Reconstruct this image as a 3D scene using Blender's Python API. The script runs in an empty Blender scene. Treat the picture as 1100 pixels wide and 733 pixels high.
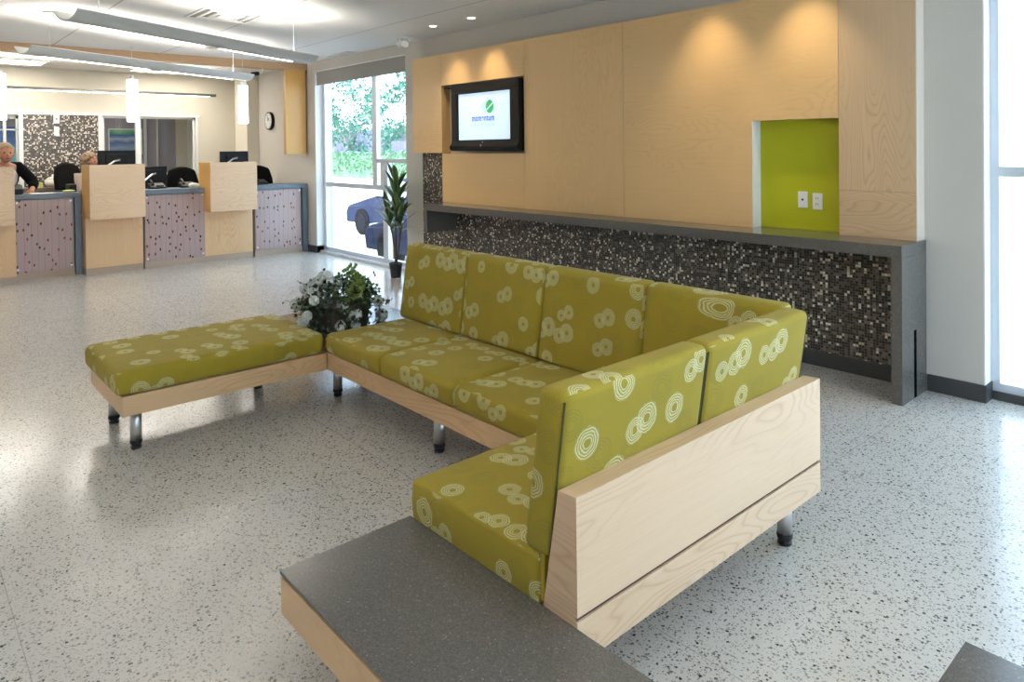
import bpy, bmesh, math, random
from mathutils import Vector, Matrix
random.seed(7)
PI = math.pi
sc = bpy.context.scene
col = sc.collection

# ------------------------------------------------------------------ materials
class NT:
    def __init__(s, name):
        s.m = bpy.data.materials.new(name); s.m.use_nodes = True
        s.n = s.m.node_tree.nodes; s.l = s.m.node_tree.links; s.n.clear()
        s.out = s.n.new('ShaderNodeOutputMaterial')
        s.b = s.n.new('ShaderNodeBsdfPrincipled')
        s.l.new(s.b.outputs[0], s.out.inputs[0])
    def add(s, t, **k):
        n = s.n.new('ShaderNode' + t)
        for a, v in k.items(): setattr(n, a, v)
        return n
    def put(s, sock, v):
        if isinstance(v, bpy.types.NodeSocket): s.l.new(v, sock)
        elif isinstance(v, (tuple, list)) and len(v) == 3 and sock.type == 'RGBA': sock.default_value = (*v, 1)
        else: sock.default_value = v
    def math(s, op, a, b=0.0, c=None):
        n = s.add('Math', operation=op); s.put(n.inputs[0], a); s.put(n.inputs[1], b)
        if c is not None: s.put(n.inputs[2], c)
        return n.outputs[0]
    def vmath(s, op, a, b):
        n = s.add('VectorMath', operation=op); s.put(n.inputs[0], a); s.put(n.inputs[1], b); return n.outputs[0]
    def mix(s, f, a, b, bt='MIX'):
        n = s.add('Mix', data_type='RGBA', blend_type=bt)
        s.put(n.inputs[0], f); s.put(n.inputs[6], a); s.put(n.inputs[7], b); return n.outputs[2]
    def ramp(s, f, stops, interp='LINEAR'):
        n = s.add('ValToRGB'); e = n.color_ramp; e.interpolation = interp
        while len(e.elements) < len(stops): e.elements.new(0.5)
        for i, (p, c) in enumerate(stops):
            e.elements[i].position = p; e.elements[i].color = (*c, 1)
        s.put(n.inputs[0], f); return n.outputs[0]
    def uv(s, scale=(1, 1, 1), loc=(0, 0, 0)):
        u = s.add('UVMap'); m = s.add('Mapping'); s.l.new(u.outputs[0], m.inputs[0])
        m.inputs['Scale'].default_value = scale; m.inputs['Location'].default_value = loc; return m.outputs[0]
    def noise(s, vec, scale, detail=3, rough=0.5, out=0):
        n = s.add('TexNoise'); s.put(n.inputs['Vector'], vec); n.inputs['Scale'].default_value = scale
        n.inputs['Detail'].default_value = detail; n.inputs['Roughness'].default_value = rough; return n.outputs[out]
    def voro(s, vec, scale, rnd=1.0, feature='F1', dim='3D'):
        n = s.add('TexVoronoi', feature=feature, voronoi_dimensions=dim)
        s.put(n.inputs['Vector'], vec); n.inputs['Scale'].default_value = scale
        n.inputs['Randomness'].default_value = rnd; return n
    def bump(s, h, strength=0.1, dist=0.01):
        n = s.add('Bump'); n.inputs['Strength'].default_value = strength; n.inputs['Distance'].default_value = dist
        s.put(n.inputs['Height'], h); s.l.new(n.outputs[0], s.b.inputs['Normal'])
    def set(s, **k):
        names = dict(color='Base Color', rough='Roughness', metal='Metallic', spec='Specular IOR Level', sheen='Sheen Weight',
                     coat='Coat Weight', ec='Emission Color', es='Emission Strength', sss='Subsurface Weight', coatr='Coat Roughness')
        for a, v in k.items(): s.put(s.b.inputs[names[a]], v)
        return s.m

def plain(name, c, rough=0.5, metal=0.0, var=0.06, **k):
    t = NT(name); g = t.add('TexCoord')
    n = t.noise(g.outputs['Object'], 6, 3)
    f = t.math('MULTIPLY', n, var * 2)
    cc = t.mix(f, c, tuple(x * 0.6 for x in c))
    return t.set(color=cc, rough=rough, metal=metal, **k)

def emit(name, c, s):
    t = NT(name); g = t.add('TexCoord'); n = t.noise(g.outputs['Object'], 2, 1)
    cc = t.mix(t.math('MULTIPLY', n, 0.02), c, (1, 1, 1))
    return t.set(color=c, ec=cc, es=s, rough=0.4)

def wood(name, base, dark, grain=0.5, rough=0.35, figure=1.0, coat=0.15):
    t = NT(name)
    v = t.uv((1.0, 7.0, 1)); big = t.noise(t.uv((0.9, 3.2, 1)), 1.0, 2)
    fine = t.noise(t.uv((4, 160, 1)), 1.0, 4, 0.6)
    # cathedral figure: contour lines of a stretched noise
    fig = t.noise(t.uv((1.0, 5.2, 1), (3.1, 1.7, 0)), 1.0, 2, 0.30)
    streak = t.noise(t.uv((1.5, 38, 1)), 1.0, 3)
    rings = t.math('FRACT', t.math('MULTIPLY', fig, 24.0))
    rings = t.math('POWER', t.math('ABSOLUTE', t.math('SUBTRACT', t.math('MULTIPLY', rings, 2), 1)), 4)
    mask = t.ramp(t.noise(t.uv((0.8, 1.6, 1), (9, 4, 0)), 1.0, 1), [(0.42, (0, 0, 0)), (0.6, (1, 1, 1))])
    rr = t.math('MULTIPLY', t.math('MULTIPLY', rings, mask), 0.5 * figure)
    ff = t.math('MULTIPLY', fine, grain)
    f = t.math('ADD', t.math('ADD', t.math('MULTIPLY', big, 0.25), t.math('MULTIPLY', streak, 0.22)), t.math('ADD', rr, t.math('SUBTRACT', ff, 0.25 * grain)))
    c = t.mix(f, base, dark)
    sp = t.math('GREATER_THAN', t.noise(t.uv((30, 90, 1)), 1.0, 2), 0.72)
    c = t.mix(t.math('MULTIPLY', sp, 0.12), c, dark)
    t.bump(fine, 0.03, 0.002)
    return t.set(color=c, rough=rough, coat=coat, coatr=0.25)

M = {}
M['maple'] = wood('maple_veneer', (0.78, 0.53, 0.30), (0.50, 0.29, 0.13), 0.35)
M['maple_pale'] = wood('pale_maple', (0.78, 0.575, 0.385), (0.54, 0.33, 0.18), 0.35, 0.4, 0.95, 0.05)
M['birch'] = wood('birch_wall', (0.80, 0.54, 0.26), (0.58, 0.35, 0.14), 0.25, 0.42, 0.55, 0.05)
M['birch2'] = wood('birch_wall_figured', (0.70, 0.49, 0.29), (0.42, 0.27, 0.15), 0.35, 0.42, 0.9, 0.05)
M['honey'] = wood('honey_wood', (0.68, 0.38, 0.10), (0.46, 0.22, 0.05), 0.3, 0.4, 0.4)  # drop panel wood; also paints warm light on the pod sides
M['beam'] = wood('beam_wood', (0.52, 0.33, 0.18), (0.30, 0.17, 0.08), 0.3, 0.5, 0.3)
M['brownwood'] = wood('kick_wood', (0.46, 0.36, 0.28), (0.28, 0.20, 0.14), 0.3, 0.5, 0.3)
M['wall'] = plain('wall_paint', (0.59, 0.555, 0.50), 0.75)
M['wall_cool'] = plain('cool_wall_paint', (0.60, 0.60, 0.58), 0.75)
M['cream'] = plain('cream_wall', (0.70, 0.65, 0.54), 0.8)
M['white'] = plain('white_paint', (0.82, 0.82, 0.80), 0.5)
M['gap'] = plain('groove_shade', (0.10, 0.045, 0.03), 0.7)
M['alu'] = plain('window_aluminium', (0.66, 0.70, 0.76), 0.35, 0.3)
M['paleedge'] = plain('pale_board_edge', (0.74, 0.66, 0.56), 0.5)
M['lime'] = plain('lime_paint', (0.44, 0.45, 0.0), 0.6)
M['base'] = plain('dark_baseboard', (0.045, 0.047, 0.05), 0.4)
M['black'] = plain('black_plastic', (0.006, 0.006, 0.007), 0.45, spec=0.25)
M['blackmat'] = plain('black_cloth', (0.006, 0.006, 0.006), 1.0, spec=0.15)
M['darkbrown'] = plain('shaded_recess_brown', (0.018, 0.010, 0.009), 0.7)
M['bezel'] = plain('tv_bezel', (0.010, 0.008, 0.007), 0.5, spec=0.2)
M['chrome'] = plain('brushed_steel', (0.72, 0.72, 0.71), 0.34, 1.0)
M['rubber'] = plain('rubber', (0.012, 0.012, 0.012), 0.45)
M['fixture'] = plain('fixture_grey', (0.62, 0.62, 0.60), 0.42, 0.1)
M['slim'] = plain('slim_fixture', (0.20, 0.19, 0.17), 0.5)
M['blind'] = plain('roller_blind', (0.34, 0.33, 0.30), 0.9)
M['blueframe'] = plain('slate_frame', (0.13, 0.17, 0.22), 0.4)
M['purple'] = plain('office_purple_wall', (0.36, 0.33, 0.37), 0.8)
M['pot'] = plain('black_pot', (0.015, 0.015, 0.016), 0.4)
M['basket'] = plain('brown_planter', (0.055, 0.04, 0.032), 0.6)
M['greybox'] = plain('grey_planter_side', (0.18, 0.17, 0.16), 0.6)
M['ceramic'] = plain('white_ceramic', (0.78, 0.76, 0.70), 0.3)
M['paper'] = plain('paper', (0.80, 0.80, 0.74), 0.8)
M['yellowpaper'] = plain('yellow_paper', (0.62, 0.66, 0.24), 0.8)
M['orangething'] = plain('orange_tray', (0.66, 0.36, 0.16), 0.7)
M['shelf'] = plain('brown_counter', (0.16, 0.11, 0.08), 0.5)
M['petal'] = plain('white_petal', (0.88, 0.88, 0.82), 0.7)
M['petalgreen'] = plain('green_hydrangea', (0.42, 0.50, 0.12), 0.7)
M['leafdark'] = plain('ivy_leaf', (0.030, 0.060, 0.026), 0.5, var=0.3)
M['leafmid'] = plain('mid_leaf', (0.16, 0.25, 0.05), 0.5, var=0.3)
M['budgreen'] = plain('green_bud', (0.22, 0.32, 0.07), 0.6)
M['berry'] = plain('brown_berry', (0.10, 0.06, 0.03), 0.5)
M['twig'] = plain('twig', (0.12, 0.09, 0.05), 0.8)
M['skin'] = plain('skin', (0.46, 0.20, 0.12), 0.55)
M['hair_sand'] = plain('sandy_hair', (0.40, 0.27, 0.14), 0.8, var=0.3)
M['hair_brown'] = plain('light_brown_hair', (0.30, 0.20, 0.12), 0.85, var=0.4)
M['shirt'] = plain('white_shirt', (0.62, 0.64, 0.63), 0.8)
M['jacket'] = plain('black_jacket', (0.005, 0.005, 0.006), 1.0, spec=0.1)
M['maroon'] = plain('maroon_cuff', (0.10, 0.012, 0.018), 0.8)
M['beige'] = plain('beige_blouse', (0.38, 0.30, 0.25), 0.8)
M['trousers'] = plain('dark_trousers', (0.03, 0.03, 0.035), 0.85)
M['clockface'] = plain('clock_face', (0.72, 0.72, 0.70), 0.4)
M['ink'] = plain('dark_ink', (0.01, 0.01, 0.012), 0.5)
M['canopyleaf'] = plain('tree_leaf', (0.09, 0.26, 0.18), 0.7, var=0.4)
M['hedgeleaf'] = plain('hedge_leaf', (0.16, 0.32, 0.18), 0.7, var=0.4)
M['bark'] = plain('bark', (0.22, 0.19, 0.18), 0.9)
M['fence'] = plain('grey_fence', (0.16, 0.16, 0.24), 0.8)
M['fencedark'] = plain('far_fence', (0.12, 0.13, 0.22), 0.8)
M['carblue'] = plain('dark_blue_car_paint', (0.012, 0.025, 0.07), 0.6, 0.0, spec=.12)
M['carblack'] = plain('navy_car_paint', (0.010, 0.018, 0.05), 0.6, 0.0, spec=.12)
M['carglass'] = plain('car_glass', (0.25, 0.32, 0.38), 0.06)  # pale tint paints in the reflected sky
M['carrim'] = plain('dark_rim', (0.012, 0.014, 0.02), 0.9, spec=0.05)
M['tyre'] = plain('tyre', (0.01, 0.01, 0.012), 0.9, spec=0.05)
M['lamp_glass'] = plain('headlamp', (0.7, 0.72, 0.75), 0.15)
M['concrete'] = plain('pale_concrete', (0.60, 0.60, 0.60), 0.9)
M['grass'] = plain('grass', (0.18, 0.30, 0.14), 0.9, var=0.3)
M['brick'] = plain('pale_brick', (0.55, 0.40, 0.36), 0.9)
M['tube'] = emit('fluorescent_lens', (1.0, 0.95, 0.87), 14.0)
M['uplight'] = emit('fixture_uplight', (1.0, 0.93, 0.83), 72.0)
M['pendant'] = emit('pendant_glass', (1.0, 0.97, 0.92), 7.0)
M['troffer'] = emit('added_troffer_diffuser', (1.0, 0.94, 0.84), 13.0)
M['spotbulb'] = emit('spot_lens', (1.0, 0.86, 0.62), 9.0)

def m_glass():
    t = NT('window_glass'); tr = t.add('BsdfTransparent'); gl = t.add('BsdfGlossy'); gl.inputs['Roughness'].default_value = 0.02
    tr.inputs[0].default_value = (0.97, 0.985, 0.99, 1)
    fr = t.add('Fresnel'); fr.inputs[0].default_value = 1.45
    mx = t.add('MixShader'); t.l.new(t.math('MULTIPLY', fr.outputs[0], 0.14), mx.inputs[0]); t.l.new(tr.outputs[0], mx.inputs[1]); t.l.new(gl.outputs[0], mx.inputs[2])
    t.l.new(mx.outputs[0], t.out.inputs[0]); return t.m
M['glass'] = m_glass()

def m_terrazzo():
    t = NT('terrazzo'); g = t.add('TexCoord').outputs['Object']
    base = t.mix(t.noise(g, 2.2, 4), (0.66, 0.63, 0.58), (0.59, 0.57, 0.53))
    mot = t.noise(g, 90, 2); base = t.mix(t.math('MULTIPLY', mot, 0.3), base, (0.46, 0.44, 0.41))
    def chips(scale, thr, prob, c, seed):
        vv = t.vmath('ADD', g, (seed, seed * 2.3, 0))
        wob = t.vmath('ADD', vv, t.vmath('MULTIPLY', t.noise(vv, scale * 1.5, 1, out=1), (0.7 / scale,) * 3))
        v = t.voro(wob, scale, 1.0)
        near = t.math('LESS_THAN', v.outputs['Distance'], thr)
        sep = t.add('SeparateColor'); t.l.new(v.outputs['Color'], sep.inputs[0])
        pick = t.math('LESS_THAN', sep.outputs[0], prob)
        shade = t.mix(sep.outputs[1], c, tuple(x * 2.6 for x in c))
        return t.math('MULTIPLY', near, pick), shade
    for a in ((66, 0.34, 0.24, (0.09, 0.082, 0.072), 0.0), (100, 0.40, 0.26, (0.15, 0.14, 0.125), 5.0),
              (150, 0.42, 0.35, (0.20, 0.185, 0.17), 11.0), (58, 0.29, 0.13, (0.022, 0.02, 0.02), 17.0)):
        f, c = chips(*a); base = t.mix(f, base, c)
    sx = t.add('SeparateXYZ'); t.l.new(g, sx.inputs[0])
    def joint(s, off):
        d = t.math('ABSOLUTE', t.math('SUBTRACT', t.math('FRACT', t.math('ADD', t.math('DIVIDE', s, 1.53), off)), 0.5))
        return t.math('LESS_THAN', d, 0.0011)
    j = t.math('MAXIMUM', joint(sx.outputs[0], 0.5 + 1.0), joint(sx.outputs[1], 0.3))
    base = t.mix(t.math('MULTIPLY', j, 0.55), base, (0.17, 0.16, 0.15))
    r = t.math('ADD', 0.13, t.math('MULTIPLY', t.noise(g, 3.0, 3), 0.10))
    return t.set(color=base, rough=r, spec=0.6)
M['terrazzo'] = m_terrazzo()

def m_stone(name, c, c2, scale=260):
    t = NT(name); g = t.add('TexCoord').outputs['Object']
    v = t.voro(g, scale, 1.0); sep = t.add('SeparateColor'); t.l.new(v.outputs['Color'], sep.inputs[0])
    base = t.mix(sep.outputs[0], c, c2)
    lt = t.math('GREATER_THAN', sep.outputs[1], 0.985); base = t.mix(t.math('MULTIPLY', lt, 0.5), base, (0.26, 0.25, 0.23))
    return t.set(color=base, rough=0.17, spec=0.5)
M['stone'] = m_stone('grey_quartz', (0.080, 0.074, 0.066), (0.125, 0.117, 0.105))

def m_mosaic(name, pitch, lightp=0.11, dk=1.0, md=1.0):
    t = NT(name); v = t.uv((1 / pitch, 1 / pitch, 1))
    fl = t.add('VectorMath', operation='FLOOR'); t.l.new(v, fl.inputs[0])
    wn = t.add('TexWhiteNoise', noise_dimensions='2D'); t.l.new(fl.outputs[0], wn.inputs['Vector'])
    c = t.ramp(wn.outputs['Value'], [(0.0, (0.014 * dk, 0.011 * dk, 0.010 * dk)), (0.36, (0.042 * md, 0.034 * md, 0.028 * md)), (0.54, (0.115 * md, 0.098 * md, 0.08 * md)),
               (0.76, (0.165 * md, 0.148 * md, 0.125 * md)), (1 - lightp, (0.60, 0.52, 0.40)), (1 - lightp * 0.4, (0.78, 0.73, 0.62))], 'CONSTANT')
    fr = t.add('VectorMath', operation='FRACTION'); t.l.new(v, fr.inputs[0])
    sx = t.add('SeparateXYZ'); t.l.new(fr.outputs[0], sx.inputs[0])
    def edge(s): return t.math('LESS_THAN', s, 0.13)
    gr = t.math('MAXIMUM', edge(sx.outputs[0]), edge(sx.outputs[1]))
    cc = t.mix(gr, c, (0.13, 0.115, 0.10))
    t.bump(t.math('SUBTRACT', 1, gr), 0.3, 0.002)
    return t.set(color=cc, rough=t.math('ADD', 0.25, t.math('MULTIPLY', gr, 0.6)))
M['mosaic'] = m_mosaic('glass_mosaic', 0.0185)
M['mosaic2'] = m_mosaic('glass_mosaic_back', 0.021, 0.34, 4.5, 1.4)

def m_fabric():
    t = NT('scribble_ring_fabric')
    u = t.add('UVMap').outputs[0]
    base = t.mix(t.noise(u, 9, 3), (0.335, 0.252, 0.020), (0.275, 0.204, 0.015))
    weave = t.noise(u, 900, 1)
    base = t.mix(t.math('MULTIPLY', weave, 0.25), base, (0.17, 0.16, 0.02))
    def rings(offset, scale, rad, prob, seed, nline=5.5):
        w = t.vmath('ADD', u, offset)
        wob = t.vmath('MULTIPLY', t.vmath('SUBTRACT', t.noise(u, 22 + seed, 2, out=1), (0.5, 0.5, 0.5)), (0.009, 0.009, 0))
        w = t.vmath('ADD', w, wob)
        v = t.voro(w, scale, 0.34, dim='2D')
        sep = t.add('SeparateColor'); t.l.new(v.outputs['Color'], sep.inputs[0])
        r = t.math('DIVIDE', v.outputs['Distance'], t.math('ADD', rad * 0.72, t.math('MULTIPLY', sep.outputs[1], rad * 0.38)))
        r = t.math('ADD', r, t.math('MULTIPLY', t.math('SUBTRACT', t.noise(u, 38 + seed, 2), 0.5), 0.16))
        line = t.math('GREATER_THAN', t.math('SINE', t.math('ADD', t.math('MULTIPLY', r, nline * 2 * PI), t.math('MULTIPLY', t.noise(u, 45, 1), 6.0))), 0.05)
        band = t.math('MULTIPLY', t.math('LESS_THAN', r, 1.0), t.math('GREATER_THAN', r, 0.28))
        pick = t.math('LESS_THAN', sep.outputs[0], prob)
        soft = t.math('ADD', t.math('MULTIPLY', line, 0.86), 0.14)
        return t.math('MULTIPLY', t.math('MULTIPLY', soft, band), pick)
    dk = rings((0.33, 0.71, 0), 7.5, 0.40, 0.55, 9)
    base = t.mix(t.math('MULTIPLY', dk, 0.30), base, (0.16, 0.15, 0.03))
    a = rings((0, 0, 0), 7.4, 0.36, 0.62, 1)
    b = rings((0.052, 0.024, 0), 7.4, 0.31, 0.30, 4)
    ab = t.math('MAXIMUM', a, b)
    base = t.mix(t.math('MULTIPLY', ab, 0.66), base, (0.66, 0.64, 0.40))
    t.bump(weave, 0.12, 0.001)
    return t.set(color=base, rough=0.85, sheen=0.06, spec=0.3)
M['fabric'] = m_fabric()
M['slot_shade'] = plain('unlit_slot', (0.004, 0.004, 0.004), 1.0, spec=0.0)  # near black, painted shade for narrow recesses
M['piping'] = plain('olive_piping', (0.07, 0.062, 0.012), 0.8)

def m_acrylic():
    t = NT('pink_grass_resin')
    u = t.uv((1, 1, 1))
    base = t.mix(t.noise(t.uv((2.5, 0.6, 1)), 1.0, 2), (0.42, 0.35, 0.36), (0.46, 0.31, 0.26))
    sx = t.add('SeparateXYZ'); t.l.new(u, sx.inputs[0])
    wob = t.math('MULTIPLY', t.noise(t.uv((3, 2, 1)), 1.0, 1), 0.05)
    xx = t.math('ADD', sx.outputs[0], wob)
    st = t.math('LESS_THAN', t.math('FRACT', t.math('MULTIPLY', xx, 14.0)), 0.06)
    base = t.mix(t.math('MULTIPLY', st, 0.6), base, (0.17, 0.07, 0.07))
    streak = t.noise(t.uv((60, 1.0, 1)), 1.0, 2)
    base = t.mix(t.math('MULTIPLY', streak, 0.35), base, (0.26, 0.19, 0.22))
    v = t.voro(t.uv((0.85, 1.35, 1)) if False else t.uv((1.35, 0.8, 1)), 9.0, 1.0, dim='2D')
    sep = t.add('SeparateColor'); t.l.new(v.outputs['Color'], sep.inputs[0])
    dot = t.math('MULTIPLY', t.math('LESS_THAN', v.outputs['Distance'], 0.13), t.math('LESS_THAN', sep.outputs[0], 0.75))
    dc = t.mix(sep.outputs[1], (0.02, 0.008, 0.02), (0.22, 0.05, 0.05))
    base = t.mix(dot, base, dc)
    return t.set(color=base, rough=0.25)
M['acrylic'] = m_acrylic()

def m_ceiling():
    t = NT('ceiling_boards'); g = t.add('TexCoord').outputs['Object']
    sx = t.add('SeparateXYZ'); t.l.new(g, sx.inputs[0])
    gr = t.math('LESS_THAN', t.math('FRACT', t.math('DIVIDE', sx.outputs[0], 0.105)), 0.07)
    seam = t.math('LESS_THAN', t.math('ABSOLUTE', t.math('SUBTRACT', t.math('FRACT', t.math('ADD', t.math('DIVIDE', sx.outputs[1], 1.225), 0.21)), 0.5)), 0.006)
    base = t.mix(t.math('MULTIPLY', gr, 0.22), (0.72, 0.715, 0.70), (0.35, 0.34, 0.33))
    base = t.mix(t.math('MULTIPLY', seam, 0.7), base, (0.25, 0.24, 0.23))
    t.bump(t.math('SUBTRACT', 1, t.math('MAXIMUM', gr, seam)), 0.1, 0.003)
    return t.set(color=base, rough=0.75)
M['ceiling'] = m_ceiling()

def m_leafplant():
    t = NT('dracaena_leaf'); u = t.add('UVMap').outputs[0]
    sx = t.add('SeparateXYZ'); t.l.new(u, sx.inputs[0])
    d = t.math('ABSOLUTE', t.math('SUBTRACT', sx.outputs[0], 0.5))
    f = t.math('GREATER_THAN', d, 0.40)
    c = t.mix(f, t.mix(t.noise(t.uv((8, 2, 1)), 1.0, 2), (0.015, 0.05, 0.018), (0.06, 0.14, 0.035)), (0.32, 0.38, 0.12))
    return t.set(color=c, rough=0.35)
M['dracaena'] = m_leafplant()

def m_picture(name, cs):
    t = NT(name); u = t.add('TexCoord').outputs['Generated']
    sx = t.add('SeparateXYZ'); t.l.new(u, sx.inputs[0])
    w = t.math('ADD', sx.outputs[2], t.math('MULTIPLY', t.math('SUBTRACT', t.noise(u, 5, 4), 0.5), 0.25))
    return t.set(color=t.ramp(w, cs), rough=0.3)
M['picture'] = m_picture('abstract_painting', [(0.0, (0.12, 0.22, 0.42)), (0.25, (0.30, 0.40, 0.55)), (0.45, (0.10, 0.18, 0.45)), (0.62, (0.45, 0.52, 0.60)),
                                   (0.74, (0.06, 0.15, 0.42)), (0.86, (0.10, 0.40, 0.22)), (0.95, (0.25, 0.50, 0.25))])
M['turq'] = m_picture('turquoise_view', [(0.0, (0.35, 0.80, 0.85)), (0.62, (0.35, 0.85, 0.92)), (0.72, (0.14, 0.30, 0.75)), (1.0, (0.12, 0.22, 0.65))])
M['screen'] = emit('tv_screen', (0.60, 0.78, 0.92), 0.68)
M['logo_green'] = emit('logo_green', (0.02, 0.30, 0.09), 0.9)
M['logo_pale'] = emit('logo_pale_green', (0.35, 0.68, 0.52), 0.95)
M['logo_blue'] = emit('logo_blue', (0.09, 0.16, 0.50), 0.95)
M['logo_grey'] = emit('logo_grey', (0.33, 0.42, 0.60), 0.95)

# ------------------------------------------------------------------ mesh helpers
def uvproj(bm, grain='x', off=(0, 0), keep=False):
    L = bm.loops.layers.uv.verify()
    for f in bm.faces:
        n = f.normal; a = max(range(3), key=lambda i: abs(n[i]))
        axes = [i for i in range(3) if i != a]
        g = 'xyz'.index(grain)
        if g in axes:
            ua = g; va = [i for i in axes if i != g][0]
        else: ua, va = axes
        for l in f.loops:
            l[L].uv = (l.vert.co[ua] + off[0], l.vert.co[va] + off[1])

def link(name, bm, mat, parent=None, grain='x', smooth=False, uv=True, off=None):
    bm.normal_update()
    if uv:
        if off is None: off = (random.uniform(0, 9), random.uniform(0, 9))
        uvproj(bm, grain, off)
    me = bpy.data.meshes.new(name); bm.to_mesh(me); bm.free()
    me.materials.append(M[mat] if isinstance(mat, str) else mat)
    if smooth:
        for p in me.polygons: p.use_smooth = True
    o = bpy.data.objects.new(name, me); col.objects.link(o)
    if parent is not None: o.parent = parent
    return o

def tag(o, label=None, cat=None, group=None, kind=None):
    if label: o['label'] = label
    if cat: o['category'] = cat
    if group: o['group'] = group
    if kind: o['kind'] = kind
    return o

def thing(name, loc, label, cat, group=None, rz=0):
    o = bpy.data.objects.new(name, None); col.objects.link(o); o.location = loc; o.rotation_euler = (0, 0, rz)
    o.empty_display_size = 0.1
    return tag(o, label, cat, group)

def box(bm, x0, x1, y0, y1, z0, z1, bev=0.0, seg=2):
    vs = [bm.verts.new((x, y, z)) for x in (x0, x1) for y in (y0, y1) for z in (z0, z1)]
    q = [(0, 1, 3, 2), (4, 6, 7, 5), (0, 4, 5, 1), (2, 3, 7, 6), (0, 2, 6, 4), (1, 5, 7, 3)]
    fs = [bm.faces.new([vs[i] for i in f]) for f in q]
    if bev > 0:
        es = list({e for f in fs for e in f.edges})
        bmesh.ops.bevel(bm, geom=es, offset=bev, segments=seg, profile=0.6, affect='EDGES')
    return bm

def B(*a, **k):
    bm = bmesh.new()
    if a and isinstance(a[0], (tuple, list)):
        for t in a: box(bm, *t, **k)
    else: box(bm, *a, **k)
    return bm

def prism(bm, prof, axis, a0, a1, bev=0.0):
    """prof: list of 2D points (in the plane of the two other axes, in xyz order), extruded along axis"""
    def P(p, a):
        if axis == 'x': return (a, p[0], p[1])
        if axis == 'y': return (p[0], a, p[1])
        return (p[0], p[1], a)
    A = [bm.verts.new(P(p, a0)) for p in prof]; Bv = [bm.verts.new(P(p, a1)) for p in prof]
    n = len(prof); fs = [bm.faces.new(A), bm.faces.new(Bv[::-1])]
    for i in range(n): fs.append(bm.faces.new((A[i], Bv[i], Bv[(i + 1) % n], A[(i + 1) % n])))
    bmesh.ops.recalc_face_normals(bm, faces=fs)
    if bev > 0:
        bmesh.ops.bevel(bm, geom=list({e for f in fs for e in f.edges}), offset=bev, segments=2, affect='EDGES')
    return bm

def tube(bm, pts, r, n=8, cap=True):
    pts = [Vector(p) for p in pts]
    rs = r if isinstance(r, (list, tuple)) else [r] * len(pts)
    rings = []; up = Vector((0, 0, 1)); prev = None
    for i, p in enumerate(pts):
        d = (pts[min(i + 1, len(pts) - 1)] - pts[max(i - 1, 0)]).normalized()
        if prev is None:
            a = d.orthogonal().normalized()
        else:
            a = (prev - d * prev.dot(d)).normalized()
        prev = a; b = d.cross(a)
        rings.append([bm.verts.new(p + (a * math.cos(2 * PI * k / n) + b * math.sin(2 * PI * k / n)) * rs[i]) for k in range(n)])
    for i in range(len(rings) - 1):
        for k in range(n):
            bm.faces.new((rings[i][k], rings[i][(k + 1) % n], rings[i + 1][(k + 1) % n], rings[i + 1][k]))
    if cap:
        bm.faces.new(rings[0][::-1]); bm.faces.new(rings[-1])
    return bm

def lathe(bm, prof, c=(0, 0, 0), n=24):
    """prof: list of (r, z) from bottom to top"""
    rings = []
    for r, z in prof:
        rings.append([bm.verts.new((c[0] + r * math.cos(2 * PI * k / n), c[1] + r * math.sin(2 * PI * k / n), c[2] + z)) for k in range(n)])
    for i in range(len(rings) - 1):
        for k in range(n): bm.faces.new((rings[i][k], rings[i][(k + 1) % n], rings[i + 1][(k + 1) % n], rings[i + 1][k]))
    bm.faces.new(rings[0][::-1]); bm.faces.new(rings[-1])
    return bm

def ball(bm, c, r, sub=2, sc3=(1, 1, 1)):
    m = Matrix.Translation(c) @ Matrix.Diagonal((r * sc3[0], r * sc3[1], r * sc3[2], 1))
    bmesh.ops.create_icosphere(bm, subdivisions=sub, radius=1, matrix=m)
    return bm

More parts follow.
